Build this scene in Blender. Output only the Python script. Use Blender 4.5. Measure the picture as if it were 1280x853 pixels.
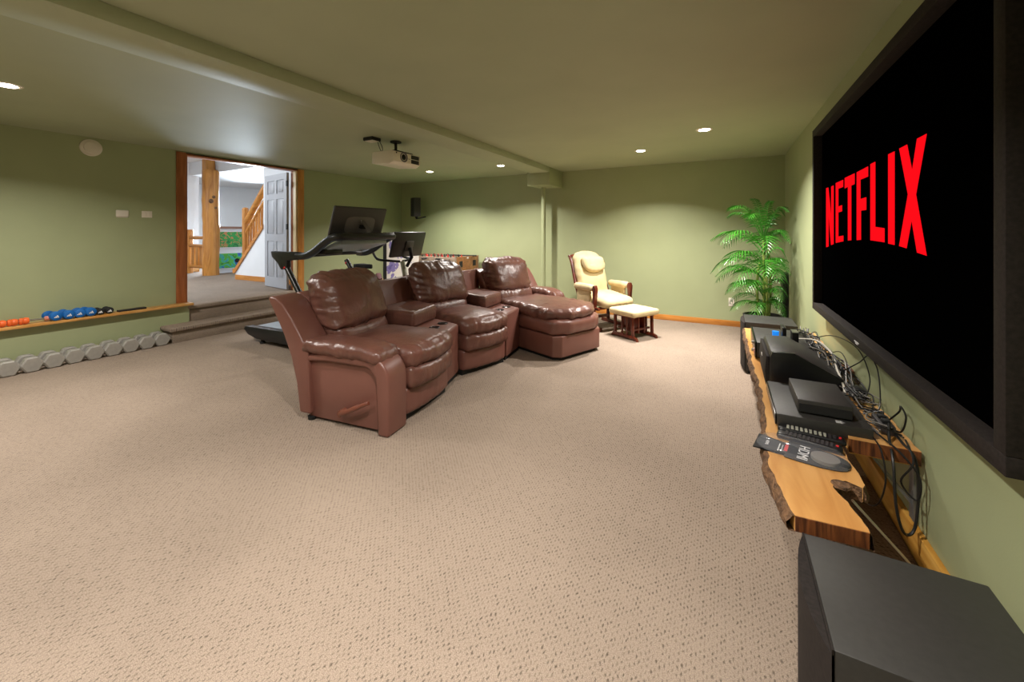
import bpy, bmesh, math, random
from math import sin, cos, pi, radians as R, sqrt
from mathutils import Vector, Matrix, noise
sc = bpy.context.scene
col = sc.collection
for o in list(bpy.data.objects): bpy.data.objects.remove(o)
random.seed(5)

# ------------------------------------------------------------ camera, light, exposure
CL = 2.315                                             # ceiling height
cam_d = bpy.data.cameras.new('camera'); cam = bpy.data.objects.new('camera', cam_d); col.objects.link(cam)
cam.location = (0, 0, 1.30); cam.rotation_euler = (R(90), 0, 0.490)
cam_d.sensor_width = 36; cam_d.lens = 14.113; cam_d.shift_y = -0.10625; cam_d.clip_start = 0.02
sc.camera = cam
w = bpy.data.worlds.new('world'); sc.world = w; w.use_nodes = True
w.node_tree.nodes['Background'].inputs[0].default_value = (0.75, 0.86, 1.0, 1)
w.node_tree.nodes['Background'].inputs[1].default_value = 1.0
vs = sc.view_settings
vs.view_transform = 'Standard'; vs.look = 'None'; vs.exposure = 0.45; vs.gamma = 1.0; vs.use_curve_mapping = False
def area(name, loc, size, power, colr=(1, 0.86, 0.68), rot=(0, 0, 0), shape='DISK', spread=180, sy=None):
    d = bpy.data.lights.new(name, 'AREA'); d.shape = shape; d.size = size; d.energy = power; d.color = colr
    if sy: d.size_y = sy
    d.spread = R(spread)
    o = bpy.data.objects.new(name, d); o.location = loc; o.rotation_euler = rot; col.objects.link(o); return o
WARM = (1.0, 0.93, 0.86)
# recessed lamps: the first four are in the photograph, the fifth is hidden by the beam, the others are added unseen behind the camera to brighten the room
LAMPS = [(-4.37, 0.80, 40), (-4.37, 5.27, 38), (-0.935, 5.15, 40), (-0.19, 4.39, 38), (-3.02, 5.30, 30),
         (-0.75, 0.9, 34), (-2.0, -0.15, 20), (-3.7, -1.0, 18), (-0.6, -1.6, 14)]
area('hall_daylight_fill', (-8.6, 2.2, 2.7), 2.4, 110, (0.88, 0.94, 1.0), (0, R(-22), 0), 'RECTANGLE', 180, 1.6)  # added panel supplying daylight to the near hall, no window modelled
area('hall_daylight_fill_far', (-12.6, 6.2, 2.8), 2.5, 50, (0.90, 0.95, 1.0), (0, 0, 0), 'RECTANGLE', 180, 2.5)  # added overhead panel that brightens the far hall like daylight
area('stair_daylight_fill', (-14.3, 8.4, 1.7), 1.8, 170, (0.74, 0.87, 1.0), Vector((8.6, -5.2, -0.6)).to_track_quat('-Z', 'Y').to_euler(), 'RECTANGLE', 70, 1.5)  # unseen area light added as daylight past the stairs; no window there

# ------------------------------------------------------------ helpers
def hx(s):
    s = s.lstrip('#'); v = [int(s[i:i+2], 16) / 255 for i in (0, 2, 4)]
    return tuple(((c / 12.92) if c <= 0.04045 else ((c + 0.055) / 1.055) ** 2.4) for c in v)
def mat(name, c, rough=0.5, metal=0.0, var=0.08, vs_=6.0, bump=0.0, bs=120.0, emis=0.0, coat=0.0, spec=0.5, stretch=(1, 1, 1), alpha=1.0, trans=0.0, dist=0.01, detail=4):
    m = bpy.data.materials.new(name); m.use_nodes = True
    nt = m.node_tree; n = nt.nodes; l = nt.links; b = n['Principled BSDF']
    c = hx(c) if isinstance(c, str) else c
    tc = n.new('ShaderNodeTexCoord'); mp = n.new('ShaderNodeMapping'); mp.inputs['Scale'].default_value = stretch
    l.new(tc.outputs['Object'], mp.inputs['Vector'])
    if var > 0:
        no = n.new('ShaderNodeTexNoise'); no.inputs['Scale'].default_value = vs_; no.inputs['Detail'].default_value = detail
        l.new(mp.outputs[0], no.inputs['Vector'])
        cr = n.new('ShaderNodeValToRGB'); cr.color_ramp.elements[0].position = 0.3; cr.color_ramp.elements[1].position = 0.7
        cr.color_ramp.elements[0].color = tuple(x * (1 - var) for x in c) + (1,)
        cr.color_ramp.elements[1].color = tuple(min(1, x * (1 + var)) for x in c) + (1,)
        l.new(no.outputs['Fac'], cr.inputs[0]); l.new(cr.outputs[0], b.inputs['Base Color'])
    else: b.inputs['Base Color'].default_value = c + (1,)
    if bump > 0:
        n2 = n.new('ShaderNodeTexNoise'); n2.inputs['Scale'].default_value = bs; n2.inputs['Detail'].default_value = 3
        l.new(mp.outputs[0], n2.inputs['Vector'])
        bp = n.new('ShaderNodeBump'); bp.inputs['Strength'].default_value = bump; bp.inputs['Distance'].default_value = dist
        l.new(n2.outputs['Fac'], bp.inputs['Height']); l.new(bp.outputs[0], b.inputs['Normal'])
    b.inputs['Roughness'].default_value = rough; b.inputs['Metallic'].default_value = metal
    b.inputs['Specular IOR Level'].default_value = spec; b.inputs['Coat Weight'].default_value = coat
    b.inputs['Transmission Weight'].default_value = trans; b.inputs['Alpha'].default_value = alpha
    if emis > 0:
        b.inputs['Emission Color'].default_value = c + (1,); b.inputs['Emission Strength'].default_value = emis
    return m
def wood(name, c1, c2, axis='y', scale=5.0, rough=0.4, bump=0.15, dist=4.0, spec=0.5):
    m = bpy.data.materials.new(name); m.use_nodes = True
    nt = m.node_tree; n = nt.nodes; l = nt.links; b = n['Principled BSDF']
    tc = n.new('ShaderNodeTexCoord'); mp = n.new('ShaderNodeMapping')
    s = {'x': (0.12, 1, 1), 'y': (1, 0.12, 1), 'z': (1, 1, 0.12)}[axis]; mp.inputs['Scale'].default_value = s
    l.new(tc.outputs['Object'], mp.inputs['Vector'])
    no = n.new('ShaderNodeTexNoise'); no.inputs['Scale'].default_value = scale * 4; no.inputs['Detail'].default_value = 6; no.inputs['Distortion'].default_value = dist * 0.3
    l.new(mp.outputs[0], no.inputs['Vector'])
    cr = n.new('ShaderNodeValToRGB'); cr.color_ramp.elements[0].position = 0.32; cr.color_ramp.elements[1].position = 0.66
    cr.color_ramp.elements[0].color = hx(c2) + (1,); cr.color_ramp.elements[1].color = hx(c1) + (1,)
    l.new(no.outputs['Fac'], cr.inputs[0]); l.new(cr.outputs[0], b.inputs['Base Color'])
    bp = n.new('ShaderNodeBump'); bp.inputs['Strength'].default_value = bump; bp.inputs['Distance'].default_value = 0.004
    l.new(no.outputs['Fac'], bp.inputs['Height']); l.new(bp.outputs[0], b.inputs['Normal'])
    b.inputs['Roughness'].default_value = rough; b.inputs['Specular IOR Level'].default_value = spec
    return m

class B:
    """collects geometry, then links it as ONE mesh object"""
    def __init__(s): s.v = []; s.f = []
    def add(s, vs_, fs):
        o = len(s.v); s.v += [Vector(p) for p in vs_]; s.f += [tuple(i + o for i in f) for f in fs]; return s
    def box(s, x0, x1, y0, y1, z0, z1, M=None):
        v = [(x, y, z) for z in (z0, z1) for y in (y0, y1) for x in (x0, x1)]
        if M is not None: v = [M @ Vector(p) for p in v]
        return s.add(v, [(0, 2, 3, 1), (4, 5, 7, 6), (0, 1, 5, 4), (2, 6, 7, 3), (0, 4, 6, 2), (1, 3, 7, 5)])
    def prism(s, poly, a, b, axis='z'):
        """poly: 2D points; extruded from a to b along axis (x: poly=(y,z), y: poly=(x,z), z: poly=(x,y))"""
        def P(p, h): return {'x': (h, p[0], p[1]), 'y': (p[0], h, p[1]), 'z': (p[0], p[1], h)}[axis]
        n = len(poly); v = [P(p, a) for p in poly] + [P(p, b) for p in poly]
        f = [tuple(range(n))[::-1], tuple(range(n, 2 * n))] + [(i, (i + 1) % n, n + (i + 1) % n, n + i) for i in range(n)]
        return s.add(v, f)
    def tube(s, pts, r, n=8, caps=True):
        pts = [Vector(p) for p in pts]; m = len(pts); rs = r if isinstance(r, (list, tuple)) else [r] * m
        rings = []; up = None
        for i, p in enumerate(pts):
            t = (pts[min(i + 1, m - 1)] - pts[max(i - 1, 0)]).normalized()
            if up is None: up = Vector((0, 0, 1)) if abs(t.z) < 0.9 else Vector((1, 0, 0))
            a = t.cross(up)
            if a.length < 1e-4: a = t.cross(Vector((0, 1, 0)))
            a.normalize(); b = a.cross(t).normalized(); up = b
            rings.append([p + (a * cos(2 * pi * k / n) + b * sin(2 * pi * k / n)) * rs[i] for k in range(n)])
        v = [q for ring in rings for q in ring]; f = []
        for i in range(m - 1):
            for k in range(n): f.append((i * n + k, i * n + (k + 1) % n, (i + 1) * n + (k + 1) % n, (i + 1) * n + k))
        if caps: f += [tuple(range(n))[::-1], tuple(range((m - 1) * n, m * n))]
        return s.add(v, f)
    def lathe(s, prof, c=(0, 0, 0), n=20, M=None, axis='z'):
        v = []; m = len(prof)
        for (r, h) in prof:
            for k in range(n):
                a = 2 * pi * k / n; p = (r * cos(a), r * sin(a), h)
                if axis == 'x': p = (h, p[0], p[1])
                if axis == 'y': p = (p[0], h, p[1])
                p = Vector(p)
                if M is not None: p = M @ p
                v.append(p + Vector(c))
        f = [(i * n + k, i * n + (k + 1) % n, (i + 1) * n + (k + 1) % n, (i + 1) * n + k) for i in range(m - 1) for k in range(n)]
        f += [tuple(range(n))[::-1], tuple(range((m - 1) * n, m * n))]
        return s.add(v, f)
    def build(s, name, m, parent=None, bevel=0.0, smooth=40, seg=2, loc=None, kind=None):
        me = bpy.data.meshes.new(name); me.from_pydata([tuple(p) for p in s.v], [], s.f); me.validate()
        bm = bmesh.new(); bm.from_mesh(me); bmesh.ops.recalc_face_normals(bm, faces=bm.faces)
        if bevel > 0:
            es = [e for e in bm.edges if len(e.link_faces) == 2 and e.calc_face_angle(0) > R(30)]
            bmesh.ops.bevel(bm, geom=es, offset=bevel, segments=seg, profile=0.5, affect='EDGES', clamp_overlap=True)
        for f in bm.faces: f.smooth = smooth > 0
        for e in bm.edges:
            if len(e.link_faces) == 2 and e.calc_face_angle(0) > R(smooth): e.smooth = False
        bm.to_mesh(me); bm.free(); me.materials.append(m)
        o = bpy.data.objects.new(name, me); col.objects.link(o)
        if parent: o.parent = parent
        if loc is not None: o.location = loc
        if kind: o['kind'] = kind
        return o
def tag(o, label, cat, group=None):
    o['label'] = label; o['category'] = cat
    if group: o['group'] = group
    return o
def thing(name, label, cat, loc=(0, 0, 0), rz=0.0, group=None):
    o = bpy.data.objects.new(name, None); o.empty_display_size = 0.1; col.objects.link(o); o.location = loc; o.rotation_euler = (0, 0, rz)
    return tag(o, label, cat, group)
def copy_tree(root, loc, rz=None, label=None):
    r = root.copy(); col.objects.link(r); r.location = loc
    if rz is not None: r.rotation_euler = (0, 0, rz)
    if label: r['label'] = label
    for ch in list(root.children):
        c = ch.copy(); col.objects.link(c); c.parent = r
        for g in list(ch.children):
            d = g.copy(); col.objects.link(d); d.parent = c
    return r
def struct(b, name, m, **k):
    o = b.build(name, m, **k); o['kind'] = 'structure'; return o
def smoothpath(pts, sub=6):
    P = [Vector(p) for p in pts]; out = []
    for i in range(len(P) - 1):
        p0 = P[max(i - 1, 0)]; p1 = P[i]; p2 = P[i + 1]; p3 = P[min(i + 2, len(P) - 1)]
        for k in range(sub):
            t = k / sub
            out.append(0.5 * ((2 * p1) + (-p0 + p2) * t + (2 * p0 - 5 * p1 + 4 * p2 - p3) * t * t + (-p0 + 3 * p1 - 3 * p2 + p3) * t ** 3))
    out.append(P[-1]); return out
def cushion(name, m, parent, c, size, r=0.06, n=(20, 20, 8), puff=(0, 0, 0.02), wr=0.004, freq=26, seed=0, fn=None, fold=0.006, seam=None):
    """rounded, puffed block with gathered wrinkles towards its edges; c is its centre, fn bends it"""
    h = Vector(size) * 0.5; r = min(r, min(h) * 0.98); idx = {}; V = []; F = []; thin = list(size).index(min(size))
    def vert(p):
        k = (round(p.x, 5), round(p.y, 5), round(p.z, 5))
        if k in idx: return idx[k]
        q = Vector((p.x * h.x, p.y * h.y, p.z * h.z))
        inn = Vector([max(-(h[i] - r), min(h[i] - r, q[i])) for i in range(3)])
        d = (q - inn); d = d.normalized() if d.length > 1e-9 else Vector((0, 0, 1))
        o = inn + d * r
        u, v_, w_ = p.x, p.y, p.z
        for i, (a, b_) in enumerate(((v_, w_), (u, w_), (u, v_))):
            o[i] += (1 if p[i] > 0 else -1) * puff[i] * (1 - a * a) * (1 - b_ * b_) * abs(p[i])
        A_, B_ = [i_ for i_ in range(3) if i_ != thin]
        e = max(abs(p[A_]), abs(p[B_])); mk = max(0, (e - 0.42) / 0.58) ** 1.5
        if abs(p[A_]) > abs(p[B_]): g = noise.noise(Vector((o[A_] * freq * 0.25, o[B_] * freq, o[thin] * freq * 0.25 + seed)))
        else: g = noise.noise(Vector((o[A_] * freq, o[B_] * freq * 0.25, o[thin] * freq * 0.25 + seed)))
        f2 = noise.noise(Vector((o.x * 5 + seed, o.y * 5 + o.x * 3, o.z * 5)))
        ridge = 1 - abs(noise.noise(Vector((o.x * 9 - seed, o.y * 8 + o.z * 9, o.z * 7 - o.y * 4)))) * 2
        o += d * (wr * mk * g * 2.2 + fold * f2 + fold * 0.35 * ridge)
        if seam is not None:
            for (ax, pos) in seam:
                dd = abs(o[ax] - pos); o -= d * 0.006 * math.exp(-(dd / 0.007) ** 2)
        if fn: o = fn(o)
        V.append(o + Vector(c)); idx[k] = len(V) - 1; return idx[k]
    ax = [(0, 1, 2), (1, 2, 0), (2, 0, 1)]
    for (i, j, k) in ax:
        for sgn in (-1, 1):
            for a in range(n[j]):
                for b_ in range(n[k]):
                    q = []
                    for (da, db) in ((0, 0), (1, 0), (1, 1), (0, 1)):
                        p = Vector((0, 0, 0)); p[i] = sgn; p[j] = -1 + 2 * (a + da) / n[j]; p[k] = -1 + 2 * (b_ + db) / n[k]; q.append(vert(p))
                    F.append(tuple(q) if sgn > 0 else tuple(q[::-1]))
    b = B(); b.v = V; b.f = F
    return b.build(name, m, parent, smooth=80)
def T(loc, rx=0, ry=0, rz=0):
    return Matrix.Translation(loc) @ Matrix.Rotation(rz, 4, 'Z') @ Matrix.Rotation(ry, 4, 'Y') @ Matrix.Rotation(rx, 4, 'X')

# ------------------------------------------------------------ materials
M = {}
M['wall'] = mat('green_paint', '#a0a881', 0.55, var=0.03, vs_=3, bump=0.12, bs=160, dist=0.002)
M['ceil'] = mat('ceiling_paint', '#a9b091', 0.6, var=0.04, vs_=2, bump=0.1, bs=110, dist=0.002)
M['white'] = mat('white_paint', '#e6e8ea', 0.6, var=0.01)
M['plastic_w'] = mat('white_plastic', '#e4ddd0', 0.35, var=0.02)
M['proj'] = mat('projector_shell', '#eee7d6', 0.35, var=0.03)
M['black'] = mat('black_plastic', '#17181a', 0.35, var=0.15, vs_=30, bump=0.06, bs=400, dist=0.001)
M['blackm'] = mat('matt_black', '#141414', 0.75, var=0.2, vs_=40)
M['satin'] = mat('satin_black_vinyl', '#31302e', 0.5, var=0.12, vs_=60, bump=0.25, bs=900, dist=0.0006)
M['grey'] = mat('grey_plastic', '#6a6668', 0.45, var=0.05)
M['dkgrey'] = mat('dark_grey_shell', '#3b383a', 0.45, var=0.06)
M['chrome'] = mat('brushed_steel', '#b8b8b8', 0.28, 1.0, var=0.05)
M['iron'] = mat('grey_cast_iron', '#a29f99', 0.42, 0.2, var=0.08, vs_=30, bump=0.04, bs=200, dist=0.001)
M['oak'] = wood('oak_trim', '#d99a50', '#b5702e', 'z', 4, 0.35)
M['oakr'] = wood('red_oak_trim', '#b87142', '#95552c', 'z', 4, 0.35)
M['oaky'] = wood('oak_board', '#dba763', '#bf843f', 'y', 4, 0.35)
M['oakx'] = wood('oak_board_crosswise', '#cf8c42', '#b07030', 'x', 4, 0.35)
M['pine'] = wood('log_pine', '#cc8e42', '#a66824', 'z', 3, 0.4)
M['pinex'] = wood('log_pine_rail', '#cc8e42', '#a66824', 'x', 3, 0.4)
M['lumber'] = wood('yellow_lumber', '#dcae58', '#bd8634', 'y', 4, 0.5)
M['slab'] = wood('maple_slab', '#dca866', '#bb8142', 'y', 2.2, 0.28, 0.1, 5)
M['slabend'] = wood('sawn_end_grain', '#8a5028', '#43200e', 'z', 9, 0.55, 0.5, 6)
M['bark'] = mat('bark', '#6e5138', 0.9, var=0.55, vs_=35, bump=0.9, bs=70, dist=0.02)
M['mahog'] = wood('mahogany', '#6f2f1c', '#431810', 'z', 5, 0.3)
M['leather'] = mat('brown_leather', '#69443a', 0.34, var=0.18, vs_=7, bump=0.45, bs=45, dist=0.006, spec=0.6)
M['leatherb'] = mat('brown_leather_panel', '#764c42', 0.36, var=0.10, vs_=3, bump=0.25, bs=200, dist=0.002, spec=0.6)
M['cream'] = mat('cream_microsuede', '#cdba90', 0.85, var=0.10, vs_=9, bump=0.12, bs=90, dist=0.004)
M['leaf'] = mat('palm_leaf', '#3d8526', 0.3, var=0.35, vs_=5, spec=0.6)
M['stem'] = mat('palm_stem', '#86984a', 0.5, var=0.2)
M['pot'] = mat('dark_pot', '#2a2422', 0.5, var=0.15)
M['soil'] = mat('soil', '#3a2a1e', 0.95, var=0.4, vs_=60, bump=0.8, bs=80)
M['blue'] = mat('blue_neoprene', '#0f66b4', 0.6, var=0.08)
M['orange'] = mat('orange_rubber', '#ec6a2c', 0.5, var=0.08)
M['pink'] = mat('pink_grip', '#d88878', 0.5, var=0.05)
M['door'] = mat('grey_door_paint', '#a9abb0', 0.45, var=0.02)
M['red'] = mat('glowing_red_letters', (0.0, 0.0, 0.0), 0.9, var=0, spec=0.0)
M['red'].node_tree.nodes['Principled BSDF'].inputs['Emission Color'].default_value = (0.78, 0.003, 0.007, 1)
M['red'].node_tree.nodes['Principled BSDF'].inputs['Emission Strength'].default_value = 1.0
M['screen'] = mat('black_screen', (0.0006, 0.0006, 0.0006), 0.9, var=0, spec=0.0)
M['velvet'] = mat('black_velvet_frame', '#26211f', 0.8, var=0.3, vs_=90, bump=0.35, bs=500, dist=0.001, spec=0.25)
M['text'] = mat('white_print', '#e6e6e6', 0.5, var=0)
M['textred'] = mat('red_print', '#d8262c', 0.5, var=0)
M['clear'] = mat('clear_blister', '#c4c8d2', 0.08, var=0, trans=0.0, alpha=0.14, spec=0.9)
M['belt'] = mat('treadmill_belt', '#8f9ba8', 0.45, var=0.06)
M['rubber'] = mat('rubber', '#1b1b1c', 0.8, var=0.1)
M['cuph'] = mat('cup_holder_black', '#0c0c0d', 0.25, var=0)
M['lampglow'] = mat('lamp_lens', (1.0, 0.93, 0.80), 0.5, var=0, emis=14)
M['hallglow'] = mat('hall_lamp_lens', (1.0, 1.0, 1.0), 0.5, var=0, emis=8)
M['blueglow'] = mat('glowing_blue_tin', '#1f7fe0', 0.3, var=0, emis=0.7)  # blue of the tin, brightened by an added glow
M['greencable'] = mat('white_cable', '#d8d4c8', 0.4, var=0)
M['cable'] = mat('black_cable', '#161616', 0.45, var=0)
M['cableg'] = mat('grey_cable', '#77736c', 0.45, var=0)
M['palebtn'] = mat('pale_button', '#a9aa9c', 0.5, var=0)
M['redp'] = mat('red_player', '#b9302a', 0.4, var=0)
M['foos'] = wood('walnut_laminate', '#9a6b42', '#6f4626', 'x', 3, 0.4)
M['foosgrey'] = mat('weathered_grey_side', '#857463', 0.6, var=0.15, vs_=12)

def carpet(name, dark, light, bw=0.024, bh=0.0115, rot=pi / 2, bstr=0.7, roty=0.0):
    m = bpy.data.materials.new(name); m.use_nodes = True
    nt = m.node_tree; n = nt.nodes; l = nt.links; b = n['Principled BSDF']
    tc = n.new('ShaderNodeTexCoord'); mp = n.new('ShaderNodeMapping'); mp.inputs['Rotation'].default_value = (0, roty, rot)
    nd = n.new('ShaderNodeTexNoise'); nd.inputs['Scale'].default_value = 55
    l.new(tc.outputs['Object'], nd.inputs['Vector'])
    va = n.new('ShaderNodeVectorMath'); va.operation = 'SCALE'; va.inputs['Scale'].default_value = 0.016
    l.new(nd.outputs['Color'], va.inputs[0])
    vb = n.new('ShaderNodeVectorMath'); vb.operation = 'ADD'
    l.new(tc.outputs['Object'], vb.inputs[0]); l.new(va.outputs[0], vb.inputs[1]); l.new(vb.outputs[0], mp.inputs['Vector'])
    def mth(op, a, b2=None):
        q = n.new('ShaderNodeMath'); q.operation = op
        for k_, v_ in enumerate((a, b2)):
            if v_ is None: continue
            if isinstance(v_, (int, float)): q.inputs[k_].default_value = v_
            else: l.new(v_, q.inputs[k_])
        return q.outputs[0]
    sx = n.new('ShaderNodeSeparateXYZ'); l.new(mp.outputs[0], sx.inputs[0])
    vv = mth('DIVIDE', sx.outputs[1], bh); row = mth('FLOOR', vv)
    uu = mth('ADD', mth('DIVIDE', sx.outputs[0], bw), mth('MULTIPLY', row, 0.5))
    fu = mth('DIVIDE', mth('SUBTRACT', mth('FRACT', uu), 0.5), 0.36); fv = mth('DIVIDE', mth('SUBTRACT', mth('FRACT', vv), 0.5), 0.30)
    rr = mth('ADD', mth('MULTIPLY', fu, fu), mth('MULTIPLY', fv, fv))
    hole = mth('MAXIMUM', mth('SUBTRACT', 1.0, rr), 0.0)
    pt = n.new('ShaderNodeTexNoise'); pt.inputs['Scale'].default_value = 38; pt.inputs['Detail'].default_value = 3; l.new(tc.outputs['Object'], pt.inputs['Vector'])
    pr_ = n.new('ShaderNodeMapRange'); pr_.inputs['From Min'].default_value = 0.40; pr_.inputs['From Max'].default_value = 0.62; pr_.inputs['To Min'].default_value = 0.10; pr_.inputs['To Max'].default_value = 0.80
    l.new(pt.outputs['Fac'], pr_.inputs['Value'])
    hm = n.new('ShaderNodeMath'); hm.operation = 'MULTIPLY'; l.new(hole, hm.inputs[0]); l.new(pr_.outputs[0], hm.inputs[1])
    inv = n.new('ShaderNodeMath'); inv.operation = 'SUBTRACT'; inv.inputs[0].default_value = 1.0; l.new(hm.outputs[0], inv.inputs[1])
    fi = n.new('ShaderNodeTexNoise'); fi.inputs['Scale'].default_value = 330; fi.inputs['Detail'].default_value = 2
    l.new(tc.outputs['Object'], fi.inputs['Vector'])
    big = n.new('ShaderNodeTexNoise'); big.inputs['Scale'].default_value = 1.3; big.inputs['Detail'].default_value = 5
    l.new(tc.outputs['Object'], big.inputs['Vector'])
    mx = n.new('ShaderNodeMath'); mx.operation = 'MULTIPLY'; l.new(inv.outputs[0], mx.inputs[0]); l.new(fi.outputs['Fac'], mx.inputs[1])
    m2 = n.new('ShaderNodeMath'); m2.operation = 'MULTIPLY_ADD'; m2.inputs[1].default_value = 0.30; l.new(big.outputs['Fac'], m2.inputs[0]); l.new(mx.outputs[0], m2.inputs[2])
    cr = n.new('ShaderNodeValToRGB'); cr.color_ramp.elements[0].position = 0.22; cr.color_ramp.elements[1].position = 0.78
    cr.color_ramp.elements[0].color = hx(dark) + (1,); cr.color_ramp.elements[1].color = hx(light) + (1,)
    l.new(m2.outputs[0], cr.inputs[0]); l.new(cr.outputs[0], b.inputs['Base Color'])
    bp = n.new('ShaderNodeBump'); bp.inputs['Strength'].default_value = bstr; bp.inputs['Distance'].default_value = 0.004
    l.new(mx.outputs[0], bp.inputs['Height']); l.new(bp.outputs[0], b.inputs['Normal'])
    b.inputs['Roughness'].default_value = 0.95; b.inputs['Specular IOR Level'].default_value = 0.1
    return m
M['carpet'] = carpet('berber_carpet', '#53493f', '#a39384')
M['carpetr'] = carpet('berber_carpet_riser', '#53493f', '#a39384', roty=-pi / 2)
M['carpetdk'] = carpet('brown_berber_mat', '#3e332a', '#85715e', 0.03, 0.015, 0.5)

# ------------------------------------------------------------ room shell
XL, YB, XR, YR = -6.0, 6.33, 0.682, -2.6
struct(B().box(XL - 0.1, XR + 0.12, YR - 0.1, YB + 0.12, -0.1, 0), 'floor', M['carpet'])
struct(B().box(XL - 0.12, XR + 0.12, YR - 0.1, YB + 0.12, CL, CL + 0.1), 'ceiling', M['ceil'])
struct(B().box(XL - 0.12, XR + 0.12, YB, YB + 0.12, 0, CL), 'wall_back', M['wall'])
struct(B().box(XR, XR + 0.12, YR, YB, 0, CL), 'wall_right', M['wall'])
struct(B().box(XL, XR, YR - 0.1, YR, 0, CL), 'wall_rear', M['wall'])
D0, D1, HZ = 2.523, 3.99, 0.38                      # doorway from D0 to D1, hall floor at HZ
b = B(); b.box(XL - 0.12, XL, YR, D0, 0, CL); b.box(XL - 0.12, XL, D1 + 0.03, YB, 0, CL); b.box(XL - 0.12, XL, D1, D1 + 0.03, 0, HZ - 0.06); b.box(XL - 0.12, XL, D0, D1, 0, HZ - 0.06); b.box(XL - 0.12, XL, D0, D1, 2.29, CL)
struct(b, 'wall_left', M['wall'])
struct(B().box(-2.75, -2.42, YR, 5.77, 2.235, CL), 'ceiling_beam', M['ceil'], bevel=0.003)
struct(B().box(-2.80, -2.42, 5.77, YB, 2.04, CL), 'beam_bearing_block', M['wall'], bevel=0.003)
struct(B().lathe([(0.036, 0), (0.036, 2.04)], (-2.665, 6.10, 0), 20), 'steel_post', M['wall'])
# baseboards
struct(B().box(-2.55, XR, YB - 0.014, YB, 0, 0.078), 'baseboard_back', M['oakx'], bevel=0.002)
struct(B().box(XL, -2.55, YB - 0.014, YB, 0, 0.078), 'baseboard_back_far', M['oakx'], bevel=0.002)
struct(B().box(XL + 0.07, XL + 0.084, YR, 2.24, 0, 0.085), 'baseboard_left', M['oaky'], bevel=0.002)
b0 = struct(B().box(XR - 0.022, XR, 1.75, YB - 0.02, 0, 0.12), 'baseboard_right', M['lumber'], bevel=0.002)
struct(B().box(XR - 0.022, XR, -1.0, 1.745, 0, 0.12), 'baseboard_right_near', M['oaky'], bevel=0.002)
# ledge board along the left wall
struct(B().box(XL, XL + 0.14, YR, D0 + 0.03, HZ + 0.012, HZ + 0.04), 'trim_1', M['oaky'], bevel=0.004)
struct(B().box(XL, XL + 0.07, YR, D0 + 0.01, 0, HZ + 0.015), 'wall_left_lower', M['wall'])
# doorway casing
struct(B().box(XL - 0.005, XL + 0.016, D0 - 0.10, D0, HZ + 0.04, 2.30), 'trim_2', M['oakr'], bevel=0.003)
struct(B().box(XL - 0.005, XL + 0.016, D1 + 0.03, D1 + 0.13, HZ - 0.10, 2.30), 'trim_3', M['oak'], bevel=0.003)
struct(B().box(XL - 0.13, XL, D0, D0 + 0.02, HZ, 2.28), 'trim_4', M['oakr'], bevel=0.002)
struct(B().box(XL - 0.135, XL - 0.07, D1 + 0.005, D1 + 0.03, HZ, 2.28), 'trim_8', M['oakr'], bevel=0.002)
struct(B().box(XL - 0.07, XL, D1 + 0.0, D1 + 0.03, HZ - 0.06, 2.28), 'trim_5', mat('pale_jamb', '#e6cf9e', 0.4, var=0.05), bevel=0.002)
struct(B().box(XL - 0.13, XL + 0.016, D0, D1 + 0.03, 2.27, 2.288), 'trim_6', M['oakr'], bevel=0.002)
struct(B().box(XL + 0.002, XL + 0.010, D0, D1 + 0.03, 2.290, 2.300), 'trim_7', M['blackm'])
# carpeted steps
def step(name, x0, x1, y0, y1, z0, z1, nose):
    b = B(); b.box(x0, x1, y0, y1, z0, z1 - 0.05)
    s = struct(b, name, M['carpetr'], bevel=0.004)
    b = B(); b.box(x0, x1 + nose, y0 - nose, y1, z1 - 0.05, z1)
    o = b.build(name.replace('step', 'tread'), M['carpet'], s, bevel=0.016, seg=3); return s
step('lower_step', XL, -5.70, 2.27, 4.35, 0, 0.182, 0.03)
step('upper_step', XL - 0.14, -5.955, D0 + 0.015, D1, 0.182, HZ, 0.028)

# ------------------------------------------------------------ hall beyond the doorway
hf = B(); hf.box(-15.6, XL - 0.14, 0.6, 10, HZ - 0.1, HZ - 0.001); struct(hf, 'hall_floor', M['carpet'])
HC = 2.9
struct(B().box(-15.6, XL - 0.12, 0.6, 10, HC, HC + 0.1), 'hall_ceiling', M['white'])
struct(B().box(-15.6, -15.4, 0.6, 10, HZ, HC), 'hall_wall_far', M['white'])
struct(B().box(-15.6, XL - 0.12, 0.5, 0.6, HZ, HC), 'hall_wall_near_side', M['white'])
struct(B().box(-15.6, XL - 0.12, 9.9, 10, HZ, HC), 'hall_wall_far_side', M['white'])
struct(B().box(XL - 0.14, XL - 0.12, 0.6, D0, HZ, HC), 'hall_wall_entry_left', M['white'])
struct(B().box(XL - 0.14, XL - 0.12, D1 + 0.03, 9.9, HZ, HC), 'hall_wall_entry_right', M['white'])
struct(B().box(XL - 0.14, XL - 0.12, D0, D1 + 0.03, 2.29, HC), 'hall_wall_entry_top', M['white'])
struct(B().box(-11.05, -10.9, 0.6, 4.85, HZ, HC), 'hall_wall_corner', M['white'])
struct(B().box(-10.9, -10.884, 0.6, 4.85, HZ, HZ + 0.09), 'hall_baseboard_corner', M['oaky'])
struct(B().box(-10.9, -7.57, 4.65, 4.9, 2.6, HC), 'hall_beam', M['white'])
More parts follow.
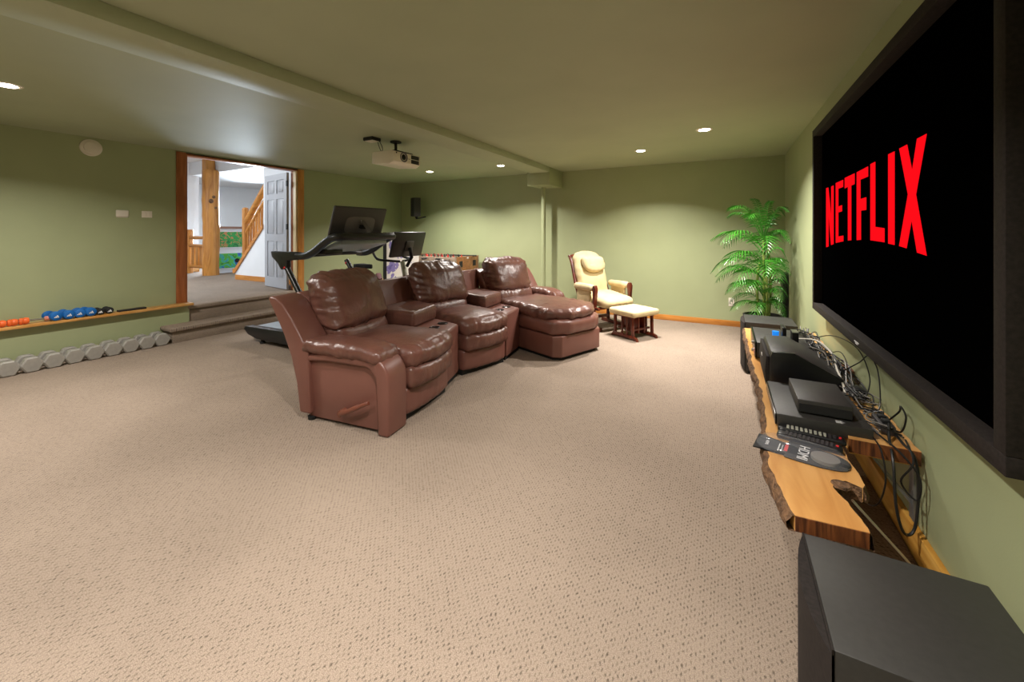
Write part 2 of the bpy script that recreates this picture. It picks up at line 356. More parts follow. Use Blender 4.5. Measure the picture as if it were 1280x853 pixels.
# wall under the stairs: triangle below the rail, full height nearer the doorway
prof = [(-8.50, HZ), (XL - 0.14, HZ), (XL - 0.14, HC), (-7.57, HC), (-7.57, 1.38), (-8.44, 0.56), (-8.50, 0.56)]
struct(B().prism(prof, 4.40, 4.52, 'y'), 'stair_wall', M['white'])
struct(B().box(-8.49, XL - 0.15, 4.385, 4.40, HZ, HZ + 0.09), 'stair_baseboard', M['oakx'])
struct(B().prism([(-8.56, 0.50), (-8.50, 0.50), (-7.57, 1.37), (-7.57, 1.45), (-8.50, 0.585), (-8.56, 0.585)], 4.375, 4.54, 'y'), 'stair_stringer', M['oakx'])
st = thing('stair_railing', 'golden log railing climbing beside the stairs in the hall', 'railing', (-8.23, 4.46, HZ))
def log(p0, p1, r, n=12, wob=0.006, steps=8, seed=0):
    p0 = Vector(p0); p1 = Vector(p1); pts = []; rs = []
    for i in range(steps + 1):
        t = i / steps; q = p0.lerp(p1, t)
        q += Vector((noise.noise(q * 3 + Vector((seed, 0, 0))), noise.noise(q * 3 + Vector((0, seed, 0))), 0)) * wob
        pts.append(q); rs.append(r * (1 + 0.08 * noise.noise(q * 5)))
    return pts, rs
def addlog(b, p0, p1, r, **k): pts, rs = log(p0, p1, r, **k); b.tube(pts, rs, 12); return b
b = addlog(B(), (-0.04, 0, 0.12), (-0.04, 0, 1.38), 0.055); b.lathe([(0.055, 0), (0.045, 0.025), (0.015, 0.035)], (-0.04, 0, 1.37), 12); b.build('newel_post', M['pine'], st)
addlog(B(), (0.0, 0, 1.12), (0.66, 0, 1.80), 0.058, seed=3).build('handrail', M['pinex'], st)
addlog(B(), (-0.02, 0, 0.90), (0.66, 0, 1.56), 0.034, seed=5).build('middle_rail', M['pinex'], st)
addlog(B(), (-0.06, 0, 0.36), (0.66, 0, 1.03), 0.038, seed=7).build('bottom_rail', M['pinex'], st)
for k in range(7):
    x = 0.05 + k * 0.09
    addlog(B(), (x, 0, 0.46 + x * 0.93), (x + 0.005, 0, 0.92 + x * 0.97), 0.020, steps=4, seed=k).build('baluster', M['pine'], st)
# log post: full log, upper half notched against the beam
b = B(); pts, rs = log((-9.76, 4.56, HZ), (-9.76, 4.56, 2.62), 0.150, wob=0.018, steps=14, seed=2)
b.tube(pts, rs, 16)
b.box(-9.90, -9.74, 4.46, 4.63, 2.50, 2.86)
lp = b.build('log_post', M['pine'], None); tag(lp, 'thick knotty log post standing in the hall, notched at its top', 'post')
for (z, y, s) in ((2.05, 0.02, 0.035), (1.96, -0.03, 0.05), (1.82, 0.05, 0.03)):
    b = B(); b.lathe([(s, 0), (s * 0.7, 0.015), (0.004, 0.02)], (0, 0, 0), 10, axis='x')
    k = b.build('knot', M['bark'], lp); k.location = (-9.615 - abs(y) * 0.05, 4.53 + y, z)
# low log railing on the left of the post
lr = thing('log_railing', 'short low log railing left of the thick log post', 'railing', (-10.68, 4.56, HZ))
addlog(B(), (0, 0, 0), (0, 0, 0.98), 0.075, seed=4).build('newel_post', M['pine'], lr)
for z, r in ((0.80, 0.035), (0.62, 0.035), (0.16, 0.035)):
    addlog(B(), (0.05, 0, z), (0.68, 0, z), r, seed=z).build('rail', M['pinex'], lr)
for k in range(3):
    B().box(0.13 + k * 0.17, 0.27 + k * 0.17, -0.015, 0.015, 0.18, 0.61).build('slat', M['pine'], lr, bevel=0.004)
# low white divider holding two bright pictures
dv = thing('picture_divider', 'low white hall divider with a brown wooden cap right of the log post', 'divider', (-10.0, 5.0, HZ))
B().box(-0.05, 0.0, -0.25, 0.62, 0, 1.00).build('panel', M['white'], dv)
B().box(-0.08, 0.03, -0.27, 0.64, 1.00, 1.05).build('cap', mat('brown_cap', '#94705c', 0.5), dv)
def picture(name, seed, cols, sc_=7):
    m = bpy.data.materials.new(name); m.use_nodes = True; nt = m.node_tree; n = nt.nodes; l = nt.links; b = n['Principled BSDF']
    tc = n.new('ShaderNodeTexCoord'); no = n.new('ShaderNodeTexNoise'); no.inputs['Scale'].default_value = sc_; no.inputs['Detail'].default_value = 3; no.inputs['Distortion'].default_value = 1.2
    mp = n.new('ShaderNodeMapping'); mp.inputs['Location'].default_value = (seed, seed * 2, 0)
    l.new(tc.outputs['Object'], mp.inputs[0]); l.new(mp.outputs[0], no.inputs['Vector'])
    cr = n.new('ShaderNodeValToRGB'); cr.color_ramp.interpolation = 'CONSTANT'
    while len(cr.color_ramp.elements) < len(cols): cr.color_ramp.elements.new(0.5)
    for i, (p, c) in enumerate(cols): cr.color_ramp.elements[i].position = p; cr.color_ramp.elements[i].color = hx(c) + (1,)
    l.new(no.outputs['Fac'], cr.inputs[0]); l.new(cr.outputs[0], b.inputs['Base Color']); b.inputs['Roughness'].default_value = 0.5
    return m
PIC1 = picture('green_foliage_print', 1.0, [(0.0, '#1d7a3c'), (0.42, '#35a04a'), (0.52, '#c98a5a'), (0.58, '#2f9a48'), (0.68, '#9ad08a')])
PIC2 = picture('blue_green_print', 4.0, [(0.0, '#2b62b8'), (0.40, '#3fb3a2'), (0.5, '#58b83a'), (0.6, '#2a8a3c'), (0.7, '#a8d860')])
for z0, z1, mm, lb in ((0.55, 0.96, PIC1, 'upper framed print of green foliage on the hall divider'), (0.08, 0.47, PIC2, 'lower framed print in blue and green on the hall divider')):
    f = thing('framed_print', lb, 'picture', (-9.985, 5.0, HZ + z0))
    B().box(-0.012, 0.008, -0.22, 0.34, 0, z1 - z0).build('frame', M['white'], f, bevel=0.003)
    B().box(0.008, 0.011, -0.19, 0.31, 0.03, z1 - z0 - 0.03).build('print', mm, f)
    if z0 < 0.3:
        B().lathe([(0.05, 0), (0.05, 0.004), (0.01, 0.005)], (0.011, 0.20, 0.19), 16, axis='x').build('dark_ring', M['blackm'], f)
# hall ceiling lamp
hl = thing('hall_lamp', 'round recessed lamp glowing in the white hall ceiling', 'lamp', (-13.2, 5.35, HC))
B().lathe([(0.16, -0.006), (0.16, 0)], n=20).build('trim_ring', M['white'], hl)
B().lathe([(0.12, -0.010), (0.12, -0.005)], n=20).build('lens', M['hallglow'], hl)

# the open panelled door
dd = bpy.data.objects.new('door_1', None); col.objects.link(dd); dd['kind'] = 'structure'
dd.location = (XL - 0.155, D1 - 0.015, HZ + 0.012); dd.rotation_euler = (0, 0, R(171.5))
W, Hh = 0.79, 1.86
xs = [0.0, 0.10, 0.355, 0.435, 0.69, W]; zs = [0, 0.17, 0.76, 0.88, 1.45, 1.54, 1.76, Hh]
b = B()
for i in (0, 2, 4): b.box(xs[i], xs[i + 1], 0, 0.035, 0, Hh)
for i in (0, 2, 4, 6):
    for (a, c) in ((xs[1], xs[2]), (xs[3], xs[4])): b.box(a, c, 0, 0.035, zs[i], zs[i + 1])
b.build('frame', M['door'], dd)
for i in (1, 3, 5):
    for (a, c) in ((xs[1], xs[2]), (xs[3], xs[4])):
        q = B(); q.box(a, c, 0.008, 0.027, zs[i], zs[i + 1]); q.box(a + 0.03, c - 0.03, 0.002, 0.033, zs[i] + 0.03, zs[i + 1] - 0.03)
        q.build('panel', M['door'], dd, bevel=0.006)
for z in (0.25, 0.95, 1.64):
    B().box(-0.035, 0.012, 0.028, 0.040, z, z + 0.09).build('hinge', M['blackm'], dd)

# ------------------------------------------------------------ recessed lamps
def lamp(x, y, p, lab):
    t = thing('recessed_lamp', lab, 'lamp', (x, y, CL))
    B().lathe([(0.050, -0.004), (0.072, -0.006), (0.078, 0.0)], n=28).build('trim_ring', M['plastic_w'], t)
    B().lathe([(0.050, -0.0075), (0.050, -0.0045)], n=24).build('lens', M['lampglow'], t)
    a = area('lamp_light', (0, 0, -0.012), 0.10, p, WARM, spread=148 if x < -4 and y < 2 else 130); a.parent = t
labs = ['recessed ceiling lamp at the left edge near the round vent', 'recessed ceiling lamp just beyond the hanging projector',
        'further of two recessed lamps towards the back wall, left one', 'nearer and larger of two recessed lamps left of the screen',
        'recessed lamp hidden beyond the ceiling beam', 'added unseen lamp above the photographer, nearest the screen', 'added unseen lamp behind the photographer in the middle',
        'added unseen lamp behind the photographer on the left side', 'added unseen lamp furthest behind the photographer']
for (x, y, p), lb in zip(LAMPS, labs): lamp(x, y, p, lb)

# ------------------------------------------------------------ wall plates
t = thing('round_vent', 'round white vent high on the left green wall', 'vent', (XL, 1.67, 2.205))
B().lathe([(0.090, 0), (0.088, 0.012), (0.078, 0.018), (0.01, 0.019)], n=32, axis='x').build('rim', M['plastic_w'], t)
B().lathe([(0.064, 0.018), (0.060, 0.030), (0.045, 0.034), (0.005, 0.035)], n=32, axis='x').build('disc', M['plastic_w'], t)
t = thing('thermostat', 'white rounded thermostat on the left wall, left of the light switch', 'thermostat', (XL, 1.92, 1.512))
B().box(0, 0.022, -0.055, 0.055, -0.038, 0.038).build('cover', M['plastic_w'], t, bevel=0.010, seg=3)
B().box(0.0, 0.006, -0.048, 0.048, -0.046, -0.034).build('back_plate', M['plastic_w'], t)
t = thing('light_switch', 'white double light switch between thermostat and doorway', 'switch', (XL, 2.14, 1.51))
B().box(0, 0.007, -0.048, 0.048, -0.038, 0.038).build('plate', M['plastic_w'], t, bevel=0.002)
for y in (-0.018, 0.018): B().box(0.007, 0.012, y - 0.012, y + 0.012, -0.022, 0.022).build('rocker', M['plastic_w'], t, bevel=0.002)
t = thing('wall_outlet', 'white outlet low on the back wall left of the palm', 'outlet', (0.065, YB, 0.335))
B().box(-0.035, 0.035, -0.006, 0, -0.058, 0.058).build('plate', M['plastic_w'], t, bevel=0.002)
for z in (-0.024, 0.024):
    q = B().box(-0.015, 0.015, -0.009, -0.006, z - 0.014, z + 0.014).build('socket', M['plastic_w'], t, bevel=0.002)
    B().box(-0.007, -0.004, -0.0095, -0.009, z - 0.006, z + 0.006).box(0.004, 0.007, -0.0095, -0.009, z - 0.006, z + 0.006).build('slot', M['blackm'], q)

# ------------------------------------------------------------ projection screen on the right wall
tv = thing('projection_screen', 'large black-framed projection screen on the right wall showing red lettering', 'screen', (XR, 2.68, 0.70))
y0, y1, z0, z1 = 1.433, 3.923, 0.70, 2.10; fx = 0.602; bz = 0.052
def rel(b, name, m, par=tv, **k):
    for v in b.v: v -= Vector((XR, 2.68, 0.70))
    return b.build(name, m, par, **k)
rel(B().box(fx, XR - 0.004, y0, y1, z0, z0 + bz), 'frame_rail', M['velvet'], bevel=0.003)
rel(B().box(fx, XR - 0.004, y0, y1, z1 - bz, z1), 'frame_rail', M['velvet'], bevel=0.003)
rel(B().box(fx, XR - 0.004, y0, y0 + bz, z0 + bz, z1 - bz), 'frame_rail', M['velvet'], bevel=0.003)
rel(B().box(fx, XR - 0.004, y1 - bz, y1, z0 + bz, z1 - bz), 'frame_rail', M['velvet'], bevel=0.003)
rel(B().box(0.656, XR - 0.006, y0 + bz, y1 - bz, z0 + bz, z1 - bz), 'screen_surface', M['screen'])
LET = {
'n': [(3.725, 1.627), (3.657, 1.626), (3.562, 1.409), (3.562, 1.623), (3.495, 1.624), (3.495, 1.219), (3.568, 1.209), (3.650, 1.439), (3.650, 1.197), (3.725, 1.189)],
'e': [(3.430, 1.633), (3.238, 1.633), (3.238, 1.588), (3.363, 1.588), (3.363, 1.470), (3.266, 1.474), (3.266, 1.435), (3.363, 1.431), (3.363, 1.272), (3.233, 1.279), (3.233, 1.243), (3.430, 1.228)],
't': [(3.197, 1.640), (2.980, 1.641), (2.980, 1.579), (3.051, 1.577), (3.051, 1.253), (3.122, 1.250), (3.122, 1.577), (3.197, 1.575)],
'f': [(2.935, 1.641), (2.730, 1.645), (2.730, 1.592), (2.866, 1.591), (2.866, 1.484), (2.762, 1.486), (2.762, 1.419), (2.856, 1.419), (2.856, 1.259), (2.935, 1.255)],
'l': [(2.690, 1.651), (2.616, 1.651), (2.616, 1.327), (2.484, 1.319), (2.484, 1.253), (2.690, 1.259)],
'i': [(2.433, 1.657), (2.356, 1.657), (2.356, 1.244), (2.433, 1.248)],
'x': [(2.300, 1.659), (2.217, 1.660), (2.166, 1.545), (2.118, 1.664), (2.035, 1.665), (2.130, 1.448), (2.035, 1.213), (2.118, 1.221), (2.171, 1.350), (2.223, 1.234), (2.302, 1.241), (2.207, 1.455)]}
for k, poly in LET.items():
    rel(B().prism(poly, 0.6545, 0.6562, 'x'), 'letter', M['red'], smooth=0)
# small badge on the lower rail
rel(B().box(0.6005, 0.602, 2.66, 2.74, 0.722, 0.728).box(0.6005, 0.602, 2.68, 2.72, 0.714, 0.719), 'badge', M['text'])

# ------------------------------------------------------------ projector
pj = thing('projector', 'cream ceiling projector with round lens hanging in front of the beam', 'projector', (-3.26, 3.36, CL))
def rb(x0, x1, y0, y1, z0, z1): return B().box(x0, x1, y0, y1, z0, z1)
b = B(); b.prism([(-0.16, -0.265), (0.10, -0.285), (0.16, -0.255), (0.16, -0.150), (0.13, -0.140), (-0.15, -0.140), (-0.16, -0.15)], -0.21, 0.21, 'y')
b.build('case', M['proj'], pj, bevel=0.012, seg=3)
ln = B().lathe([(0.052, 0.15), (0.056, 0.166), (0.050, 0.170), (0.036, 0.158), (0.034, 0.150)], (0, -0.055, -0.197), 28, axis='x').build('lens_ring', M['grey'], pj)
B().lathe([(0.034, 0.159), (0.028, 0.165), (0.01, 0.168)], (0, -0.055, -0.197), 24, axis='x').build('glass', M['cuph'], ln)
vt = B()
for k in range(10): vt.box(0.158, 0.163, 0.065, 0.185, -0.244 + k * 0.0085 + (0.008 if k > 4 else 0), -0.240 + k * 0.0085 + (0.008 if k > 4 else 0))
vt.build('vent_slat', M['blackm'], pj, kind='stuff')
for za, zb in ((-0.248, -0.207), (-0.198, -0.157)): B().box(0.156, 0.161, 0.060, 0.190, za, zb).build('vent_panel', M['dkgrey'], pj)
B().box(0.160, 0.1625, 0.015, 0.045, -0.207, -0.203).build('badge', M['dkgrey'], pj)
B().lathe([(0.008, 0.160), (0.007, 0.163)], (0, -0.165, -0.163), 12, axis='x').build('sensor', M['cuph'], pj)
mt = B().box(-0.09, 0.13, -0.16, 0.12, -0.140, -0.128).build('mount_plate', M['blackm'], pj, bevel=0.002)
b = B(); b.lathe([(0.016, -0.13), (0.016, -0.012)], (0, -0.01, 0), 14); b.lathe([(0.062, -0.014), (0.062, 0)], (0, -0.01, 0), 20); b.build('ceiling_bracket', M['blackm'], mt)
b = B()
b.tube(smoothpath([(-0.12, -0.10, -0.14), (-0.07, -0.14, -0.09), (-0.05, -0.20, -0.03)]), 0.004, 6)
b.tube(smoothpath([(-0.12, -0.05, -0.14), (-0.14, -0.10, -0.10), (-0.06, -0.22, -0.03)]), 0.004, 6); b.build('cable', M['cable'], pj)
bx = thing('ceiling_box', 'small black box on the ceiling left of the projector mount', 'box', (-3.36, 3.10, CL))
B().box(-0.07, 0.07, -0.06, 0.06, -0.034, 0).build('case', M['blackm'], bx, bevel=0.004)
B().box(-0.055, 0.055, -0.045, 0.045, -0.04, -0.034).build('cover', M['plastic_w'], bx)

# wall speaker in the left back corner
sp = thing('wall_speaker', 'small black speaker mounted high in the left back corner', 'speaker', (-5.42, 6.13, 1.61), R(-35))
b = B(); b.prism([(-0.11, 0.06), (-0.09, -0.06), (-0.04, -0.10), (0.04, -0.10), (0.09, -0.06), (0.11, 0.06)], 0, 0.37, 'z'); b.build('cabinet', M['satin'], sp, bevel=0.006)
b = B(); b.prism([(-0.087, -0.062), (-0.039, -0.104), (0.039, -0.104), (0.087, -0.062)], 0.01, 0.36, 'z'); b.build('grille', M['blackm'], sp)
b = B(); b.lathe([(0.012, -0.05), (0.035, 0.0)], (0.02, 0.0, 0), 12); b.tube([(0.02, 0, -0.04), (0.03, 0.18, 0.0)], 0.012, 8); b.build('bracket', M['blackm'], sp)
tag(B().tube(smoothpath([(-5.55, 6.318, 1.75), (-5.66, 6.318, 1.95), (-5.72, 6.318, 2.1), (-5.76, 6.318, 2.31)]), 0.006, 6).build('speaker_wire', M['wall']), 'painted wire running from corner speaker up to the ceiling', 'wire')

# ------------------------------------------------------------ leather theatre seating
LE, LP = M['leather'], M['leatherb']
def seat_parts(t, ya, yb, seed, shell=(None, None), back=True):
    """seat cushion, footrest, panels and back between y=ya..yb; x forward, front at x=0"""
    yc, wd = (ya + yb) / 2, yb - ya
    B().box(-0.72, -0.04, ya + 0.02, yb - 0.02, 0.0, 0.05).build('shadow_plinth', M['blackm'], t)  # dark base, its black standing in for shade under the seat
    def bow(o): o.x += 0.035 * (1 - (2 * o.y / wd) ** 2) * (1 if o.x > 0 else 0.0); return o
    cushion('front_panel', LP, t, (-0.14, yc, 0.135), (0.24, wd - 0.015, 0.19), 0.03, (5, 26, 8), (0.01, 0, 0), 0.002, 30, seed, bow, 0.002)
    def bow2(o): o.x += 0.04 * (1 - (2 * o.y / wd) ** 2) * (1 if o.x > 0 else 0.0); return o
    cushion('footrest', LE, t, (-0.14, yc, 0.300), (0.34, wd - 0.012, 0.16), 0.05, (12, 30, 10), (0.015, 0, 0), 0.005, 42, seed + 1, bow2, 0.002)
    cushion('seat_cushion', LE, t, (-0.325, yc, 0.430), (0.70, wd + 0.0, 0.155), 0.065, (30, 30, 10), (0.02, 0, 0.035), 0.007, 34, seed + 2, bow2, 0.004, seam=[(1, -wd * 0.0)] if False else None)
    def lean(o): o.x -= (o.z + 0.1) * 0.30; return o
    cushion('lumbar_cushion', LE, t, (-0.66, yc, 0.520), (0.20, wd + 0.0, 0.20), 0.07, (10, 26, 12), (0.03, 0, 0), 0.006, 30, seed + 3, lean, 0.003, seam=[(1, 0)])
    def lean2(o): o.x -= o.z * 0.36; return o
    cushion('back_cushion', LE, t, (-0.770, yc, 0.765), (0.25, wd + 0.04, 0.42), 0.10, (14, 40, 34), (0.055, 0, 0.015), 0.0075, 30, seed + 4, lean2, 0.014, seam=[(1, 0)])
shell_prof = [(-0.64, 0.05), (-0.66, 0.47), (-0.74, 0.59), (-0.82, 0.70), (-0.90, 0.79), (-0.97, 0.83), (-1.025, 0.84), (-1.045, 0.82), (-0.965, 0.70), (-0.885, 0.57), (-0.815, 0.42), (-0.765, 0.25), (-0.735, 0.05)]

rec = thing('recliner', 'brown leather recliner at the near end, with wooden lever on its side', 'recliner', (-1.935, 2.27, 0), R(7))
seat_parts(rec, -0.20, 0.385, 1)
# outer arm: body, curved roll band, pad
def arc(cx, cz, r, a0, a1, n=10): return [(cx + r * cos(R(a0 + (a1 - a0) * i / n)), cz + r * sin(R(a0 + (a1 - a0) * i / n))) for i in range(n + 1)]
body = [(-0.68, 0.02), (-0.03, 0.02)] + arc(-0.13, 0.35, 0.105, 0, 90, 8) + [(-0.74, 0.435), (-0.77, 0.41)]
B().prism(body, -0.385, -0.22, 'y').build('arm_body', LP, rec, bevel=0.01)
outer = [(0.01, 0.0)] + arc(-0.15, 0.345, 0.16, 0, 90, 12) + [(-0.50, 0.475), (-0.76, 0.44)]
inner = [(-0.76, 0.40), (-0.50, 0.425)] + arc(-0.19, 0.325, 0.10, 90, 0, 12) + [(-0.075, 0.0)]
B().prism(outer + inner, -0.415, -0.215, 'y').build('arm_band', LP, rec, bevel=0.018, seg=3)
def armbend(o):
    o.z -= 1.1 * max(0, o.x - 0.16) ** 2
    return o
cushion('arm_pad', LE, rec, (-0.385, -0.315, 0.510), (0.66, 0.24, 0.092), 0.045, (30, 14, 8), (0, 0, 0.012), 0.006, 40, 9, armbend, 0.004)
B().prism(shell_prof, -0.42, -0.20, 'y').build('back_wing', LP, rec, bevel=0.022, seg=3)
B().prism(shell_prof, -0.195, 0.385, 'y').build('back_shell', LP, rec, bevel=0.012, seg=2)
lv = B(); lv.tube(smoothpath([(-0.36, -0.425, 0.105), (-0.29, -0.44, 0.135), (-0.19, -0.445, 0.185), (-0.12, -0.44, 0.215)]), [0.021] * 6 + [0.017] * 6 + [0.013] * 6 + [0.011], 10)
lv.lathe([(0.022, -0.44), (0.022, -0.38)], (-0.36, 0, 0.105), 12, axis='y')
lv.build('recline_lever', wood('stained_lever', '#7a4636', '#5f3528', 'x', 4, 0.3), rec)
for x, y in ((-0.06, -0.38), (-0.66, -0.38), (-0.66, 0.34)): B().lathe([(0.025, 0), (0.03, 0.025)], (x, y, 0), 12).build('foot', M['blackm'], rec)

mid = thing('armless_recliner', 'brown leather recliner without arms in the middle of the row', 'recliner', (-2.003, 3.241, 0), R(-16))
seat_parts(mid, -0.285, 0.285, 21)
B().prism(shell_prof, -0.285, 0.285, 'y').build('back_shell', LP, mid, bevel=0.015, seg=2)

# wedge consoles between the seats
def wedge(name, label, F0, F1, K0, K1, cups):
    """F0/F1 front right/left corners, K0/K1 back right/left corners (world)"""
    F0, F1, K0, K1 = [Vector(p) for p in (F0, F1, K0, K1)]
    o = (F0 + F1) / 2; t = thing(name, label, 'console', (o.x, o.y, 0))
    F0, F1, K0, K1 = F0 - o, F1 - o, K0 - o, K1 - o
    def P(u, v): return tuple(F0.lerp(K0, u).lerp(F1.lerp(K1, u), v))     # u: 0 front..1 back, v: 0 right..1 left
    B().prism([P(0.03, 0.05), P(0.03, 0.95), P(0.95, 0.97), P(0.95, 0.03)], 0.0, 0.05).build('shadow_plinth', M['blackm'], t)  # black base that puts the shade below the console into colour
    B().prism([P(0, 0), P(0, 1), P(0.80, 1), P(0.80, 0)], 0.04, 0.475).build('body', LP, t, bevel=0.022, seg=3)
    # raised padded lid
    n = 14; b = B(); top = []; bot = []
    b.prism([P(0.33, 0.02), P(0.33, 0.98), P(0.80, 0.98), P(0.80, 0.02)], 0.477, 0.615)
    b.build('lid_pad', LE, t, bevel=0.032, seg=4)
    # leaning back panel with thick edge
    q0, q1, q2, q3 = [Vector(P(*a)) for a in ((0.78, 0.0), (0.78, 1.03), (0.98, 0.0), (0.98, 1.03))]
    r0, r1, r2, r3 = [Vector(P(*a)) for a in ((0.92, 0.0), (0.92, 1.06), (1.04, 0.0), (1.04, 1.06))]
    b = B(); b.add([(*q0, 0.05), (*q1, 0.05), (*q3, 0.05), (*q2, 0.05), (*q0, 0.50), (*q1, 0.50), (*q3, 0.42), (*q2, 0.42),
                    (*r0, 0.835), (*r1, 0.835), (*r3, 0.82), (*r2, 0.82)],
                   [(0, 1, 2, 3), (0, 4, 5, 1), (4, 8, 9, 5), (8, 11, 10, 9), (11, 7, 6, 10), (7, 3, 2, 6), (0, 3, 7, 4), (4, 7, 11, 8), (1, 5, 6, 2), (5, 9, 10, 6)])
    b.build('back_panel', LP, t, bevel=0.012, seg=2)
    for (u, v) in cups:
        x, y = P(u, v)
        c = B().lathe([(0.046, 0.470), (0.048, 0.479), (0.042, 0.481), (0.040, 0.4775), (0.002, 0.477)], (x, y, 0), 26).build('cup_holder', M['cuph'], t)
    return t
def loc2w(o, x, y):
    a = o.rotation_euler.z; return (o.location.x + x * cos(a) - y * sin(a), o.location.y + x * sin(a) + y * cos(a))
cha = thing('chaise', 'brown leather chaise lounge at the far end of the row', 'chaise', (-1.352, 4.040, 0), R(-22))
wedge('seat_console', 'leather wedge console with two cup holders between the near and middle recliners',
      loc2w(rec, -0.05, 0.40), loc2w(mid, -0.04, -0.30), loc2w(rec, -1.02, 0.40), loc2w(mid, -1.02, -0.30), ((0.17, 0.28), (0.17, 0.72)))
wedge('seat_console', 'leather wedge console with two cup holders between the middle recliner and the chaise',
      loc2w(mid, -0.03, 0.30), loc2w(cha, -0.56, -0.345), loc2w(mid, -1.02, 0.30), loc2w(cha, -1.50, -0.345), ((0.17, 0.28), (0.17, 0.72)))

# chaise
ch = cha
def cprof(x0, x1, y0, y1, c): return [(x0, y0), (x1 - c, y0), (x1, y0 + c), (x1, y1 - c), (x1 - c, y1), (x0, y1)]
B().prism(cprof(-1.30, -0.04, -0.30, 0.36, 0.06), 0.0, 0.045).build('shadow_plinth', M['blackm'], ch)  # set-back base, blackened as the shade beneath the chaise
B().prism(cprof(-1.35, 0.0, -0.335, 0.40, 0.07), 0.035, 0.25).build('base', LP, ch, bevel=0.012, seg=3)
def cf(o):
    if o.x > 0.3:
        k = max(0, abs(o.y) - 0.20); o.x -= k * 0.5
    return o
cushion('middle_cushion', LP, ch, (-0.64, 0.032, 0.328), (1.33, 0.75, 0.155), 0.045, (36, 20, 8), (0.01, 0.008, 0), 0.003, 22, 31, cf, 0.002)
def cf2(o):
    if o.x > 0.2:
        k = max(0, abs(o.y) - 0.16); o.x -= k * 0.7
    return o
cushion('seat_cushion', LE, ch, (-0.52, 0.032, 0.448), (1.06, 0.755, 0.12), 0.058, (52, 34, 9), (0.01, 0, 0.030), 0.008, 36, 32, cf2, 0.004)
def lean(o): o.x -= (o.z + 0.1) * 0.30; return o
cushion('lumbar_cushion', LE, ch, (-1.10, 0, 0.53), (0.22, 0.60, 0.20), 0.07, (10, 26, 12), (0.03, 0, 0), 0.006, 30, 33, lean, 0.003, seam=[(1, -0.08)])
def lean2(o): o.x -= o.z * 0.36; return o
cushion('back_cushion', LE, ch, (-1.215, 0, 0.76), (0.25, 0.63, 0.41), 0.10, (14, 34, 28), (0.05, 0, 0.015), 0.009, 34, 37, lean2, 0.012, seam=[(1, -0.08)])
sh = [(x - 0.44, z) for x, z in shell_prof]
B().prism(sh, -0.33, 0.30, 'y').build('back_shell', LP, ch, bevel=0.015, seg=2)
B().prism(sh, 0.31, 0.52, 'y').build('back_wing', LP, ch, bevel=0.022, seg=3)
ab = [(-1.22, 0.02), (-0.64, 0.02)] + arc(-0.74, 0.34, 0.10, 0, 90, 8) + [(-1.22, 0.44)]
B().prism(ab, 0.35, 0.52, 'y').build('arm_body', LP, ch, bevel=0.015, seg=2)
def ab2(o):
    o.z -= 0.16 * max(0, o.x - 0.12); return o
cushion('arm_pad', LE, ch, (-0.97, 0.425, 0.505), (0.56, 0.25, 0.15), 0.07, (28, 14, 8), (0, 0, 0.012), 0.008, 36, 41, ab2, 0.005)

# ------------------------------------------------------------ glider chair and footstool
MH = M['mahog']
gl = thing('glider_chair', 'cream cushioned glider rocking chair with dark wooden frame', 'chair', (-1.50, 5.50, 0), R(-32))
def cb(o): o.x -= (o.z + 0.32) * 0.26 - 0.02 * cos(o.z * 6); o.y *= (1.0 if o.z < 0.1 else 1.0 - (o.z - 0.1) * 0.55); return o
bk = cushion('back_cushion', M['cream'], gl, (-0.20, 0, 0.67), (0.13, 0.52, 0.62), 0.06, (8, 26, 34), (0.03, 0, 0.05), 0.003, 18, 51, cb, 0.004)
def hb(o): o.x -= (o.z) * 0.26; o.z += 0.05 * (2 * o.y / 0.34) ** 2 if o.z < 0 else 0; return o
cushion('head_pad', M['cream'], gl, (-0.205, 0, 0.84), (0.09, 0.38, 0.22), 0.045, (6, 22, 14), (0.025, 0, 0), 0.002, 20, 52, hb, 0.002)
def sb(o): o.z += 0.02 * cos((o.x + 0.2) * 8) - (0.05 * max(0, o.x - 0.1)); return o
cushion('seat_cushion', M['cream'], gl, (0.05, 0, 0.395), (0.55, 0.54, 0.12), 0.058, (26, 26, 8), (0.01, 0, 0.015), 0.003, 18, 53, sb, 0.004)
